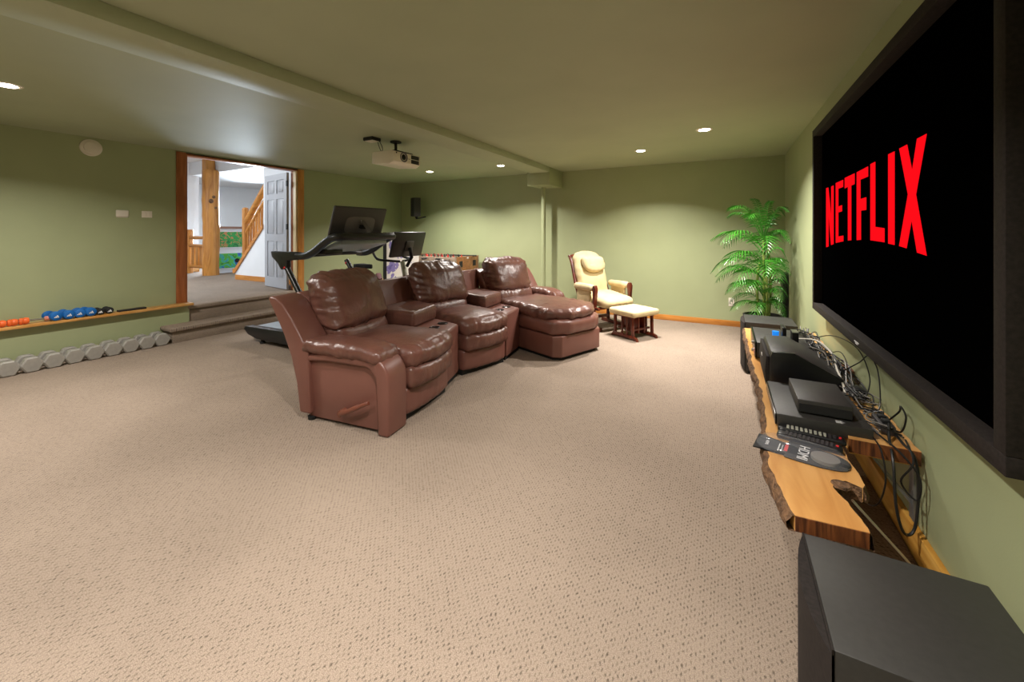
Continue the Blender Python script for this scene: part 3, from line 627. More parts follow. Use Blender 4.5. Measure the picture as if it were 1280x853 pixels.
for s in (-1, 1):
    y = s * 0.315
    cushion('arm_pad', M['cream'], gl, (-0.03, y, 0.565), (0.36, 0.11, 0.085), 0.042, (20, 8, 6), (0, 0, 0.004), 0.002, 20, 54 + s, None, 0.002)
    B().box(-0.17, 0.10, y - 0.018, y + 0.018, 0.35, 0.53).build('side_pad', M['cream'], gl, bevel=0.014, seg=3)
    b = B(); b.prism([(0.15, 0.30), (0.19, 0.30), (0.205, 0.45), (0.215, 0.56), (0.195, 0.605), (0.165, 0.60), (0.155, 0.55), (0.165, 0.45)], y - 0.026, y + 0.026, 'y'); b.build('arm_post', MH, gl, bevel=0.005)
    b = B(); b.tube(smoothpath([(-0.14, s * 0.28, 0.30), (-0.27, s * 0.275, 0.60), (-0.36, s * 0.265, 0.86), (-0.43, s * 0.255, 0.96)]), [0.022] * 18 + [0.026], 8); b.build('back_post', MH, gl)
    b = B(); b.box(-0.24, 0.26, y - 0.02, y + 0.02, 0.285, 0.32); b.build('seat_rail', MH, gl, bevel=0.006)
    b = B(); b.box(-0.30, 0.24, s * 0.26 - 0.025, s * 0.26 + 0.025, 0.0, 0.05); b.build('foot_rail', MH, gl, bevel=0.008)
    b = B(); b.box(-0.22, 0.14, s * 0.26 - 0.018, s * 0.26 + 0.018, 0.20, 0.24); b.build('base_rail', MH, gl, bevel=0.005)
    for x in (-0.18, 0.12):
        b = B(); b.box(x - 0.02, x + 0.02, s * 0.26 - 0.018, s * 0.26 + 0.018, 0.05, 0.21); b.build('base_post', MH, gl, bevel=0.004)
        b = B(); b.box(x * 1.25 - 0.014, x * 1.25 + 0.014, s * 0.288 - 0.008, s * 0.288 + 0.008, 0.08, 0.30); b.build('swing_arm', MH, gl, bevel=0.003)
B().tube([(-0.425, -0.25, 0.95), (-0.43, 0, 0.985), (-0.425, 0.25, 0.95)], 0.022, 8).build('top_rail', MH, gl)
for x in (-0.2, 0.2): B().box(x - 0.02, x + 0.02, -0.26, 0.26, 0.285, 0.315).build('cross_rail', MH, gl, bevel=0.004)
for y in (-0.12, 0.02, 0.12): B().box(0.215, 0.235, y - 0.006, y + 0.006, 0.22, 0.30).build('stud', M['blackm'], gl)
B().box(-0.20, -0.16, -0.24, 0.24, 0.08, 0.12).build('lower_cross_rail', MH, gl, bevel=0.004)

ot = thing('footstool', 'low gliding footstool with square cream cushion before the glider chair', 'footstool', (-1.02, 5.15, 0), R(-31))
cushion('cushion', M['cream'], ot, (0, 0, 0.318), (0.42, 0.46, 0.075), 0.028, (18, 18, 6), (0, 0, 0.006), 0.0015, 18, 61, None, 0.002)
for s in (-1, 1):
    b = B(); b.prism([(-0.21, 0.0), (-0.19, 0.0), (-0.16, 0.012), (0.16, 0.012), (0.19, 0.0), (0.22, 0.0), (0.20, 0.035), (0.15, 0.052), (-0.17, 0.052)], s * 0.17 - 0.017, s * 0.17 + 0.017, 'y'); b.build('foot_rail', MH, ot, bevel=0.004)
    for x in (-0.15, -0.03, 0.05, 0.14):
        wd = 0.018 if abs(x) > 0.1 else 0.008
        b = B(); b.prism([(x - wd, 0.05), (x + wd, 0.05), (x * 0.95 + wd, 0.275), (x * 0.95 - wd, 0.275)], s * 0.17 - 0.012, s * 0.17 + 0.012, 'y'); b.build('post', MH, ot, bevel=0.003)
    B().box(-0.16, 0.16, s * 0.17 - 0.016, s * 0.17 + 0.016, 0.262, 0.285).build('top_rail', MH, ot, bevel=0.004)
for x in (-0.10, 0.10): B().box(x - 0.016, x + 0.016, -0.16, 0.16, 0.10, 0.125).build('cross_rail', MH, ot, bevel=0.004)
B().box(-0.12, 0.12, -0.05, -0.03, 0.06, 0.26).build('swing_panel', MH, ot, bevel=0.003)
B().box(-0.12, 0.12, 0.05, 0.07, 0.06, 0.26).build('swing_panel', MH, ot, bevel=0.003)

# ------------------------------------------------------------ palm
pl = thing('potted_palm', 'tall green palm in a dark pot in the right back corner', 'plant', (0.385, 5.46, 0))
B().lathe([(0.13, 0), (0.17, 0.02), (0.20, 0.30), (0.215, 0.34), (0.20, 0.345), (0.185, 0.31), (0.01, 0.31)], n=28).build('pot', M['pot'], pl)
B().lathe([(0.183, 0.30), (0.15, 0.318), (0.01, 0.322)], n=20).build('soil', M['soil'], pl)
def frond(base, az, length, rise, droop, seed, nl=14):
    rnd = random.Random(seed); pts = []; d = Vector((cos(az), sin(az), 0))
    N = 14
    for i in range(N + 1):
        t = i / N; hdist = length * (t ** 1.15) * 0.92; z = rise * math.sin(min(1, t * 1.15) * pi * 0.5) - droop * t ** 3
        pts.append(Vector(base) + d * hdist + Vector((0, 0, z)))
    b = B(); b.tube(pts, [0.006 * (1 - 0.8 * i / N) + 0.0008 for i in range(N + 1)], 5)
    for k in range(nl):
        t = 0.22 + 0.78 * k / (nl - 1); fi = t * N; i = min(int(fi), N - 1); p = pts[i].lerp(pts[i + 1], fi - i)
        tg = (pts[i + 1] - pts[i]).normalized(); side = tg.cross(Vector((0, 0, 1))).normalized(); upv = side.cross(tg).normalized()
        L = length * 0.42 * (math.sin(pi * min(1, 0.18 + t * 0.80)) ** 0.7) * rnd.uniform(0.85, 1.08); wv = 0.0105 * (0.6 + 0.4 * math.sin(pi * t))
        for s in (-1, 1):
            dr = (tg * (0.55 + 0.5 * t) + side * s * 1.0 + upv * 0.22).normalized(); v = []; M_ = 5
            for j in range(M_ + 1):
                u = j / M_; q = p + dr * L * u + Vector((0, 0, -1)) * L * 0.55 * u * u; ww = wv * (0.35 + 1.3 * u if u < 0.45 else max(0.03, (1 - u) * 1.75))
                wd = (tg * 0.9 + upv * 0.25 * s).normalized() * ww
                v += [q - wd, q + Vector((0, 0, 0.3 * ww)), q + wd]
            b.add(v, [f for j in range(M_) for f in ((3 * j, 3 * j + 1, 3 * j + 4, 3 * j + 3), (3 * j + 1, 3 * j + 2, 3 * j + 5, 3 * j + 4))])
    return b
trunks = [(0.0, 0.0), (0.05, 0.03), (-0.05, 0.02), (0.02, -0.06)]
for k, (x, y) in enumerate(trunks):
    b = B(); b.tube(smoothpath([(x, y, 0.30), (x * 1.3, y * 1.2, 0.6), (x * 1.2, y * 0.8, 1.0 - 0.1 * k), (x * 0.8, y * 0.6, 1.25 - 0.15 * k)]), [0.014] * 18 + [0.006], 7); b.build('stem', M['stem'], pl)
rnd = random.Random(11); nf = 0
spec = []
for lev, (z, L, rise, droop, cnt) in enumerate([(0.42, 0.42, 0.16, 0.22, 7), (0.56, 0.50, 0.20, 0.22, 8), (0.74, 0.56, 0.22, 0.22, 8), (0.91, 0.58, 0.22, 0.24, 8), (1.06, 0.56, 0.28, 0.22, 8), (1.20, 0.46, 0.38, 0.12, 7)]):
    for k in range(cnt):
        az = 2 * pi * k / cnt + lev * 0.55 + rnd.uniform(-0.25, 0.25)
        # the corner wall cuts the growth short on its own side
        lx = L * (1 - 0.50 * max(0, cos(az)) ) * rnd.uniform(0.88, 1.1)
        lx = min(lx, 0.235 / max(0.05, cos(az)) if cos(az) > 0 else 9)
        frond((0.01 * cos(az), 0.01 * sin(az), z + rnd.uniform(-0.05, 0.05)), az, lx, rise * rnd.uniform(0.8, 1.2), droop * rnd.uniform(0.7, 1.2), lev * 10 + k).build('frond', M['leaf'], pl, smooth=60)
frond((0, 0, 1.2), 2.2, 0.22, 0.52, 0.03, 99, 18).build('frond', M['leaf'], pl, smooth=60)
frond((0, 0, 1.2), -1.2, 0.20, 0.46, 0.02, 98, 18).build('frond', M['leaf'], pl, smooth=60)

# ------------------------------------------------------------ dumbbells along the left wall
def hexprof(r, y=0, z=None): 
    z = r * 0.866 if z is None else z
    return [(y + r * cos(R(60 * k)), z + r * sin(R(60 * k))) for k in range(6)]
db = thing('hex_dumbbell', '', 'dumbbell', (0, 0, 0), 0, 'grey hexagonal dumbbells in a row along the left wall')
r = 0.079
for nm, x0, x1 in (('head', -0.070, 0.0), ('head', -0.225, -0.155)):
    h = B().prism(hexprof(r), x0, x1, 'x').build(nm, M['iron'], db, bevel=0.011, seg=1, smooth=15)
B().tube([(-0.16, 0, r * 0.866), (-0.14, 0, r * 0.866), (-0.11, 0, r * 0.866), (-0.08, 0, r * 0.866), (-0.06, 0, r * 0.866)], [0.016, 0.017, 0.019, 0.017, 0.016], 12).build('grip', M['chrome'], db)
ys = [0.905, 1.053, 1.205, 1.350, 1.490, 1.635, 1.780, 1.925, 2.065, 2.185]
ys = [1.053, 1.195, 1.335, 1.475, 1.615, 1.755, 1.895, 2.035, 2.172]
ordw = ['first', 'second', 'third', 'fourth', 'fifth', 'sixth', 'seventh', 'eighth', 'ninth']
for k, y in enumerate(ys):
    lb = 'grey hexagonal dumbbell on the carpet, %s from the steps in its row' % (ordw[8 - k] if k < 8 else 'nearest')
    if k == 0: lb = 'leftmost grey hexagonal dumbbell on the carpet, cut by the photo edge'
    o = db if k == 0 else copy_tree(db, (0, 0, 0))
    o.location = (-5.68 + random.uniform(-0.006, 0.006), y, 0.0); o.rotation_euler = (0, 0, random.uniform(-0.04, 0.04)); o['label'] = lb

# things on the ledge
ZL = HZ + 0.04
def soft_dumbbell(m, r, L):
    t = thing('hand_weight', '', 'dumbbell')
    for x in (0.0, -L):
        B().lathe([(r * 0.55, -0.040), (r * 0.93, -0.030), (r, -0.018), (r, 0.010), (r * 0.9, 0.024), (r * 0.6, 0.030), (0.003, 0.031)], (x, 0, r), 14, axis='x').build('head', m, t)
    B().tube([(-L, 0, r), (0, 0, r)], 0.014, 10).build('grip', m, t)
    e = B()
    for k, (h0) in enumerate((0.010, 0.018, 0.026)):      # three slanted stripes forming a triangle
        y0_ = -0.018 + k * 0.013
        e.prism([(y0_ - 0.004, r - 0.014), (y0_ + 0.006, r - 0.014), (y0_ + 0.006 - h0 * 0.45, r - 0.014 + h0), (y0_ - 0.002 - h0 * 0.45, r - 0.014 + h0 - 0.004)], 0.031, 0.0325, 'x')
    e.build('stripe_mark', M['text'], t)
    return t
bl = soft_dumbbell(M['blue'], 0.046, 0.13)
spots = [(1.385, -5.895), (1.475, -5.895), (1.555, -5.90), (1.635, -5.90)]
lbs = ['leftmost blue hand weight on the wooden ledge', 'second blue hand weight from the left on the ledge', 'third blue hand weight from the left on the ledge', 'rightmost blue hand weight, beside the black ones on the ledge']
for k, (y, x) in enumerate(spots):
    o = bl if k == 0 else copy_tree(bl, (0, 0, 0))
    o.location = (x + 0.015, y, ZL); o['label'] = lbs[k]; o['group'] = 'blue hand weights on the ledge'; o.rotation_euler = (0, 0, R((10, 6, -4, 8)[k]))
bk_ = soft_dumbbell(M['rubber'], 0.034, 0.10)
for k, y in enumerate((1.712, 1.785)):
    o = bk_ if k == 0 else copy_tree(bk_, (0, 0, 0))
    o.location = (-5.90, y, ZL); o['label'] = ('small black hand weight beside the blue ones on the ledge', 'small black hand weight furthest right on the ledge')[k]; o['group'] = 'black hand weights on the ledge'
t = thing('massage_stick', 'metal massage stick with orange ribbed rollers lying on the ledge', 'massage roller', (-5.90, 1.13, ZL))
B().tube([(0, -0.10, 0.034), (0.0, 0.20, 0.034)], 0.009, 10).build('rod', M['chrome'], t)
for y in (-0.085, -0.015, 0.055):
    B().lathe([(0.012, -0.034), (0.026, -0.031), (0.033, -0.015), (0.029, -0.004), (0.034, 0.008), (0.027, 0.030), (0.012, 0.034)], (0, y, 0.034), 12, axis='y').build('roller', M['orange'], t)
B().lathe([(0.012, 0), (0.021, 0.006), (0.021, 0.03), (0.012, 0.036)], (0, 0.185, 0.034), 12, axis='y').build('end_grip', M['pink'], t)
t = thing('flat_case', 'thin black case lying flat at the right on the ledge', 'case', (-5.92, 1.98, ZL))
B().box(-0.03, 0.03, -0.12, 0.12, 0, 0.016).build('case', M['blackm'], t, bevel=0.003)
B().box(-0.028, 0.028, -0.118, 0.118, 0.016, 0.019).build('lid', M['satin'], t)

# ------------------------------------------------------------ treadmill
tm = thing('treadmill', 'black treadmill with a tilted screen behind the near recliner', 'treadmill', (-5.08, 3.14, 0))
# local: x forward, y across (-0.40 near .. +0.40 far)
for s in (-1, 1):
    b = B(); b.prism([(0.0, 0.165), (0.03, 0.185), (1.75, 0.225), (1.75, 0.06), (0.25, 0.055), (0.08, 0.09), (0.0, 0.14)], s * 0.375 - 0.045, s * 0.375 + 0.045, 'y'); b.build('side_rail', M['black'], tm, bevel=0.012, seg=2)
b = B(); b.prism([(0.06, 0.165), (0.10, 0.178), (1.60, 0.208), (1.60, 0.15), (0.10, 0.12)], -0.33, 0.33, 'y'); b.build('belt', M['belt'], tm, bevel=0.005)
b = B(); b.prism([(1.55, 0.06), (1.55, 0.24), (1.66, 0.28), (1.80, 0.20), (1.82, 0.06)], -0.36, 0.36, 'y'); b.build('motor_cover', M['black'], tm, bevel=0.02)
for x, y in ((0.30, -0.37), (0.30, 0.37), (1.6, -0.37), (1.6, 0.37)): B().lathe([(0.03, 0), (0.03, 0.02), (0.018, 0.025), (0.018, 0.07)], (x, y, 0), 12).build('foot', M['rubber'], tm)
for s in (-1, 1):
    y = -0.375 if s < 0 else 0.44
    b = B(); b.tube([(1.36, y, 0.16), (1.10, y, 0.50), (0.74, y, 0.94)], [0.034, 0.032, 0.030], 12); b.build('upright', M['black'] if s < 0 else M['black'], tm)
    B().tube([(0.765, y, 0.90), (0.755, y, 0.912)], 0.0325, 12).build('red_ring', M['textred'], tm)
    if s < 0: b = B(); b.prism([(0.50, 1.085), (0.52, 1.02), (0.63, 0.95), (0.69, 0.88), (0.80, 0.90), (0.80, 0.985), (1.0, 1.00), (1.0, 1.085)], y - 0.028, y + 0.028, 'y'); b.build('rail_knuckle', M['black'], tm, bevel=0.012, seg=2)
    pts = smoothpath([(0.95, y, 1.043), (1.08, y, 1.045), (1.22, y, 1.09), (1.40, y, 1.19), (1.50, y, 1.235)] + ([(1.575, y * 0.93, 1.25), (1.60, y * 0.75, 1.255), (1.60, 0, 1.255)]), 6)
    b = B(); b.tube(pts, 0.040, 10); b.build('handrail', M['black'], tm)
b = B(); b.prism([(1.15, 1.09), (1.20, 1.075), (1.56, 1.17), (1.56, 1.215), (1.50, 1.215)], -0.30, 0.33, 'y'); b.build('console_tray', mat('pale_tray', '#9aa8ae', 0.3), tm, bevel=0.01)
B().box(1.16, 1.34, -0.33, -0.10, 1.06, 1.12).build('control_box', M['black'], tm, bevel=0.012)
B().tube([(1.10, -0.36, 1.05), (1.16, 0, 1.06), (1.10, 0.36, 1.05)], 0.022, 8).build('cross_bar', M['black'], tm)
Ms = T((1.43, 0.03, 1.395), 0, R(20), R(-4))
b = B(); b.box(-0.018, 0.018, -0.34, 0.34, -0.195, 0.195, Ms); scn = b.build('screen', M['dkgrey'], tm, bevel=0.012, seg=3)
b = B(); b.prism([(y_ * 0.19 + 0.01, z_ * 0.10 - 0.01) for y_, z_ in [(math.copysign(abs(cos(a_)) ** 0.45, cos(a_)), math.copysign(abs(sin(a_)) ** 0.45, sin(a_))) for a_ in [2 * pi * k_ / 32 for k_ in range(32)]]], 0.014, 0.027, 'x'); b.v = [Ms @ v for v in b.v]; b.build('rear_cover', M['grey'], scn, bevel=0.003)
b = B(); b.box(-0.0195, -0.018, -0.31, 0.31, -0.17, 0.17, Ms); b.build('display', M['cuph'], scn)
b = B(); b.prism([(0.012 * 0 + 0.0, 0.045), (0.006, 0.055), (0.018, 0.028), (0.012, 0.018)], 0.030, 0.032, 'x'); b.v = [Ms @ v for v in b.v]; b.build('emblem', M['text'], scn)
b = B(); b.box(0.028, 0.060, 0.0, 0.06, -0.04, 0.0, Ms); b.build('hinge', M['blackm'], scn)
B().tube([(1.49, 0.04, 1.42), (1.555, 0.04, 1.36), (1.60, 0.04, 1.25)], 0.026, 4).build('screen_arm', M['grey'], tm)

# ------------------------------------------------------------ exercise bike
bi = thing('exercise_bike', 'black exercise bike with a screen between treadmill and football table', 'exercise bike', (-3.95, 3.95, 0))
Mb = T((0.32, 0, 1.145), 0, R(16), 0)
b = B(); b.box(-0.018, 0.018, -0.285, 0.285, -0.165, 0.165, Mb); s2 = b.build('screen', M['black'], bi, bevel=0.01, seg=2)
b = B(); b.box(0.018, 0.035, -0.07, 0.07, -0.09, 0.05, Mb); b.build('rear_cover', M['dkgrey'], s2, bevel=0.01)
B().tube([(0.35, 0, 1.10), (0.38, 0, 0.98), (0.30, 0, 0.86)], 0.022, 10).build('screen_arm', M['blackm'], bi)
B().tube([(0.42, 0, 0.35), (0.30, 0, 0.62), (0.22, 0, 0.92)], [0.04, 0.035, 0.03], 12).build('front_post', M['chrome'], bi)
for s in (-1, 1):
    B().tube(smoothpath([(0.20, s * 0.03, 0.92), (0.18, s * 0.20, 0.94), (0.02, s * 0.24, 0.96), (-0.14, s * 0.17, 1.06)]), 0.016, 10).build('handlebar', M['rubber'], bi)
    B().tube([(0.12, s * 0.05, 0.34), (0.05 + 0.1 * s, s * 0.11, 0.24 + 0.1 * s)], 0.014, 8).build('crank', M['chrome'], bi)
    B().box(-0.02 + 0.1 * s, 0.12 + 0.1 * s, s * 0.15 - 0.045, s * 0.15 + 0.045, 0.20 + 0.1 * s, 0.23 + 0.1 * s).build('pedal', M['blackm'], bi, bevel=0.004)
B().tube([(0.42, 0, 0.12), (0.0, 0, 0.32), (-0.42, 0, 0.66)], 0.045, 12).build('frame_tube', M['black'], bi)
B().tube([(-0.36, 0, 0.10), (0.0, 0, 0.34), (0.30, 0, 0.60)], 0.04, 12).build('frame_tube', M['black'], bi)
B().tube([(-0.42, 0, 0.55), (-0.46, 0, 0.80)], 0.024, 10).build('seat_post', M['chrome'], bi)
b = B(); b.prism([(-0.16, -0.075), (-0.10, -0.085), (0.02, -0.035), (0.13, -0.018), (0.13, 0.018), (0.02, 0.035), (-0.10, 0.085), (-0.16, 0.075)], 0.80, 0.86); 
for v in b.v: v.x -= 0.46
b.build('saddle', M['rubber'], bi, bevel=0.016, seg=3)
B().lathe([(0.24, -0.03), (0.25, -0.02), (0.25, 0.02), (0.24, 0.03)], (0.30, 0, 0.36), 30, axis='y').build('flywheel', M['dkgrey'], bi)
for x in (-0.42, 0.52): B().tube([(x, -0.27, 0.045), (x, 0.27, 0.045)], 0.035, 10).build('floor_bar', M['black'], bi)

# printed board behind the bike
ART = picture('sports_print', 2.0, [(0.0, '#f2f0ee'), (0.50, '#f0eeee'), (0.56, '#8c82c8'), (0.66, '#6a60b0'), (0.74, '#c8404c')], 3.2)
t = thing('printed_board', 'tall white printed board with purple and red artwork behind the bike', 'board', (-4.32, 4.22, 0))
B().box(-0.03, 0.0, 0.0, 0.72, 0.02, 1.30).build('panel', M['blackm'], t)
B().box(0.0, 0.004, 0.035, 0.72, 0.30, 1.295).build('print', ART, t)
B().box(-0.14, 0.12, 0.04, 0.10, 0, 0.02).build('foot', M['blackm'], t)
B().box(-0.14, 0.12, 0.60, 0.66, 0, 0.02).build('foot', M['blackm'], t)
t = thing('wooden_bench', 'small wooden bench left of the printed board', 'bench', (-4.62, 4.35, 0))
B().box(-0.15, 0.15, -0.20, 0.24, 0.55, 0.58).build('top', M['oaky'], t, bevel=0.004)
for x in (-0.12, 0.12):
    for y in (-0.17, 0.2): B().box(x - 0.02, x + 0.02, y - 0.02, y + 0.02, 0, 0.55).build('leg', M['oak'], t)
sh0 = thing('sneaker', 'dark red and black sneaker on the small wooden bench, left of the pair', 'shoe', (-4.60, 4.25, 0.58), R(-20), 'sneakers on the bench')
b = B(); b.prism([(-0.12, 0.012), (0.12, 0.012), (0.13, 0.035), (0.07, 0.05), (0.0, 0.09), (-0.06, 0.10), (-0.12, 0.09), (-0.13, 0.04)], -0.035, 0.035, 'y'); b.build('upper', mat('dark_red_fabric', '#4c2226', 0.7), sh0, bevel=0.014, seg=3)
B().box(-0.13, 0.13, -0.04, 0.04, 0, 0.02).build('sole', M['text'], sh0, bevel=0.008)
copy_tree(sh0, (-4.62, 4.40, 0.58), R(-35), 'dark red and black sneaker on the small wooden bench, right of the pair')

# ------------------------------------------------------------ table football
fo = thing('football_table', 'wooden table football game with red figures against the back wall', 'game table', (-4.68, 5.88, 0))
for n_, (x0, x1, y0_, y1_) in (('side_panel', (-0.66, 0.66, -0.36, -0.33)), ('side_panel', (-0.66, 0.66, 0.33, 0.36)), ('end_panel', (0.635, 0.66, -0.33, 0.33)), ('end_panel', (-0.66, -0.635, -0.33, 0.33))):
    B().box(x0, x1, y0_, y1_, 0.60, 0.875).build(n_, M['foosgrey'] if n_ == 'side_panel' else M['foos'], fo, bevel=0.003)
B().box(-0.63, 0.63, -0.33, 0.33, 0.73, 0.745).build('playfield', mat('green_felt', '#2f7a44', 0.8), fo)
for y in (-0.25, 0.16): B().box(0.660, 0.664, y, y + 0.09, 0.70, 0.80).build('dark_patch', M['blackm'], fo)  # flat dark patches laid on the end panel
B().box(0.661, 0.664, -0.03, 0.02, 0.835, 0.862).build('badge', M['text'], fo)
for x in (-0.58, 0.58):
    for y in (-0.29, 0.29): B().box(x - 0.04, x + 0.04, y - 0.04, y + 0.04, 0, 0.60).build('leg', M['foos'], fo, bevel=0.004)
for k in range(8):
    x = -0.53 + k * 0.151; near = k % 2 == 0
    rd = B().tube([(x, -0.52 if near else -0.38, 0.845), (x, 0.37 if near else 0.41, 0.845)], 0.007, 8).build('rod', M['chrome'], fo)
    B().tube([(x, (-0.52 if near else 0.365), 0.845), (x, (-0.42 if near else 0.42), 0.845)], 0.016, 10).build('handle', M['rubber'], rd)
    for j in range((1, 2, 3, 5, 5, 3, 2, 1)[k]):
        cnt = (1, 2, 3, 5, 5, 3, 2, 1)[k]; y = (j - (cnt - 1) / 2) * (0.5 / max(2, cnt)) 
        q = B(); q.box(x - 0.012, x + 0.012, y - 0.014, y + 0.014, 0.77, 0.875); q.lathe([(0.006, 0), (0.012, 0.008), (0.010, 0.02), (0.002, 0.025)], (x, y, 0.875), 8)
        q.build('player', M['redp'] if k in (0, 1, 3, 5) or k == 7 else M['blackm'], rd, bevel=0.003)
t = tag(B().tube([(-3.95, 6.05, 0.879), (-4.55, 5.95, 0.884)], 0.012, 8).build('cue', M['blackm']), 'black stick lying across the top of the football table', 'stick')

# ------------------------------------------------------------ live-edge bench, rear shelf and the gear on it
ZS = 0.425
def live_slab(name, label, left, right, z0, z1):
    """left / right: lists of (x, y) edges from near to far"""
    def dens(e, s, amp):
        out = []
        for i in range(len(e) - 1):
            n_ = max(2, int(abs(e[i + 1][1] - e[i][1]) / 0.03) + 1)
            for k in range(n_):
                t_ = k / n_; x = e[i][0] * (1 - t_) + e[i + 1][0] * t_; y = e[i][1] * (1 - t_) + e[i + 1][1] * t_
                out.append((x + amp * noise.noise(Vector((s, y * 12, 0))) + amp * 0.5 * noise.noise(Vector((s, y * 40, 3))), y))
        out.append(e[-1]); return out
    Lp = dens(left, 1.3, 0.010); Rp = dens(right, 7.7, 0.008)
    t = thing(name, label, 'shelf', (0, 0, 0))
    b = B(); b.prism(Lp + Rp[::-1], z0, z1); b.build('slab', M['slab'], t, smooth=30)
    # sawn near end
    (ax, ay), (bx_, by_) = Lp[0], Rp[0]
    b = B(); b.add([(ax + 0.002, ay - 0.003, z0), (bx_ - 0.002, by_ - 0.003, z0), (bx_ - 0.002, by_ - 0.003, z1 - 0.001), (ax + 0.002, ay - 0.003, z1 - 0.001),
                    (ax, ay + 0.0, z0), (bx_, by_ + 0.0, z0), (bx_, by_ + 0.0, z1 - 0.001), (ax, ay + 0.0, z1 - 0.001)],
                   [(0, 1, 2, 3), (4, 7, 6, 5), (0, 4, 5, 1), (3, 2, 6, 7), (0, 3, 7, 4), (1, 5, 6, 2)])
    b.build('sawn_end', M['slabend'], t, smooth=0)
    return t, Lp, Rp
def bark(t, E_, z0, z1, sgn, dep=0.014):
    b = B(); v = []; f = []; nz = 4
    for i, (x, y) in enumerate(E_):
        for j in range(nz + 1):
            u = j / nz; g = noise.noise(Vector((y * 30, u * 3, sgn * 5))) * 0.008 + noise.noise(Vector((y * 90, u * 8, sgn * 5))) * 0.004
            off = dep * math.sin(pi * (0.15 + 0.7 * u)) + g + (0.010 * (1 - u))
            v.append((x + sgn * off, y, z0 - 0.004 + (z1 - z0 + 0.003) * u))
    n_ = len(E_)
    f = [(i * (nz + 1) + j, i * (nz + 1) + j + 1, (i + 1) * (nz + 1) + j + 1, (i + 1) * (nz + 1) + j) for i in range(n_ - 1) for j in range(nz)]
    base = len(v)
    for (x, y) in E_:
        v += [(x - sgn * 0.002, y, z0 - 0.004), (x - sgn * 0.002, y, z1 - 0.001)]
    for i in range(n_ - 1):
        f.append((base + 2 * i, base + 2 * i + 2, base + 2 * i + 3, base + 2 * i + 1))
        f.append((i * (nz + 1), (i + 1) * (nz + 1), base + 2 * i + 2, base + 2 * i))
        f.append((i * (nz + 1) + nz, base + 2 * i + 1, base + 2 * i + 3, (i + 1) * (nz + 1) + nz))
    b.add(v, f); return b.build('bark_edge', M['bark'], t, smooth=25)
left = [(0.194, 1.505), (0.165, 1.60), (0.150, 1.70), (0.142, 1.80), (0.150, 1.95), (0.165, 2.20), (0.172, 2.45), (0.170, 2.7), (0.160, 3.0), (0.155, 3.4), (0.150, 3.8), (0.150, 4.24)]
right = [(0.370, 1.520), (0.363, 1.58), (0.352, 1.64), (0.335, 1.70), (0.325, 1.735), (0.335, 1.775), (0.372, 1.800), (0.412, 1.775), (0.423, 1.80), (0.420, 1.90), (0.412, 2.0), (0.415, 2.15), (0.432, 2.4), (0.430, 2.8), (0.435, 3.3), (0.430, 3.8), (0.425, 4.24)]
t1, Lp, Rp = live_slab('live_edge_shelf', 'long honey-coloured live-edge slab shelf nearest the room', left, right, 0.378, ZS)
bark(t1, Lp, 0.378, ZS, -1); bark(t1, Rp[:34], 0.378, ZS, 1, 0.004)
b = B(); b.lathe([(0.03, 0.0), (0.026, 0.006), (0.012, 0.004)], (0.350, 1.765, ZS - 0.004), 14); b.build('knot', M['bark'], t1)
for y in (2.6, 3.4, 4.05):
    B().box(0.33, 0.43, y - 0.04, y + 0.04, 0.0, 0.378).build('support_block', M['bark'], t1, bevel=0.004)
t2, Lp2, Rp2 = live_slab('wall_shelf', 'thick wooden wall shelf with sawn brown end behind the long slab', [(0.45, 2.12), (0.45, 2.5), (0.45, 3.0), (0.45, 4.2)], [(0.668, 2.12), (0.664, 2.35), (0.655, 2.7), (0.61, 2.9), (0.60, 3.1), (0.66, 3.3), (0.66, 4.2)], 0.392, 0.447)
B().box(0.45, 0.668, 2.125, 4.2, 0.385, 0.392).build('underside_board', M['lumber'], t2)
b = B(); b.box(0.50, XR - 0.004, 2.200, 2.225, 0.372, 0.385); b.box(XR - 0.016, XR - 0.003, 2.190, 2.235, 0.13, 0.385); b.prism([(0.52, 0.378), (0.535, 0.378), (XR - 0.01, 0.20), (XR - 0.01, 0.18)], 2.208, 2.217, 'y'); b.build('bracket', mat('grey_bracket', '#8f9090', 0.4, 0.6), t2, bevel=0.002)
t = tag(B().box(0.595, 0.665, 3.02, 3.16, 0.447, 0.485).build('wood_block', M['slabend'], None, bevel=0.004), 'small brown wood block on the wall shelf among the cables', 'block')
t = tag(B().box(0.44, 0.655, 1.95, 2.75, 0.001, 0.010).build('floor_mat', M['carpetdk'], None, bevel=0.003), 'dark brown woven mat on the floor under the shelves', 'mat')
t = tag(B().tube([(0.405, 1.87, 0.325), (0.58, 1.985, 0.10), (0.645, 2.03, 0.012)], 0.0045, 8).build('metal_rod', M['greencable']), 'thin pale metal rod leaning below the live-edge slab', 'rod')

# front subwoofer
def woofer(name, label, loc, h, s=0.385, dy=0.385):
    t = thing(name, label, 'speaker', loc)
    B().box(0, s, 0, dy, 0.03, h).build('cabinet', M['satin'], t, bevel=0.004)
    n_ = 12; poly = [(-0.004, 0.0)] + [(-0.004 - 0.030 * sin(pi * i / n_) ** 0.8 , dy * i / n_) for i in range(1, n_)] + [(-0.004, dy)]
    poly += [(0.0, dy), (0.0, 0)]
    B().prism([(-0.004, dy), (-0.004, 0.0), (0.0, 0.0), (0.0, dy)], 0.03, h).build('front_edge', M['velvet'], t)
    B().prism(poly, 0.035, h - 0.012).build('front_grille', M['velvet'], t, smooth=60)
    for x in (0.04, s - 0.04):
        for y in (0.04, dy - 0.04): B().lathe([(0.022, 0), (0.025, 0.03)], (x, y, 0), 12).build('foot', M['rubber'], t)
    return t
woofer('subwoofer', 'large black cube subwoofer in the bottom right foreground', (0.205, 1.088, 0), 0.40)
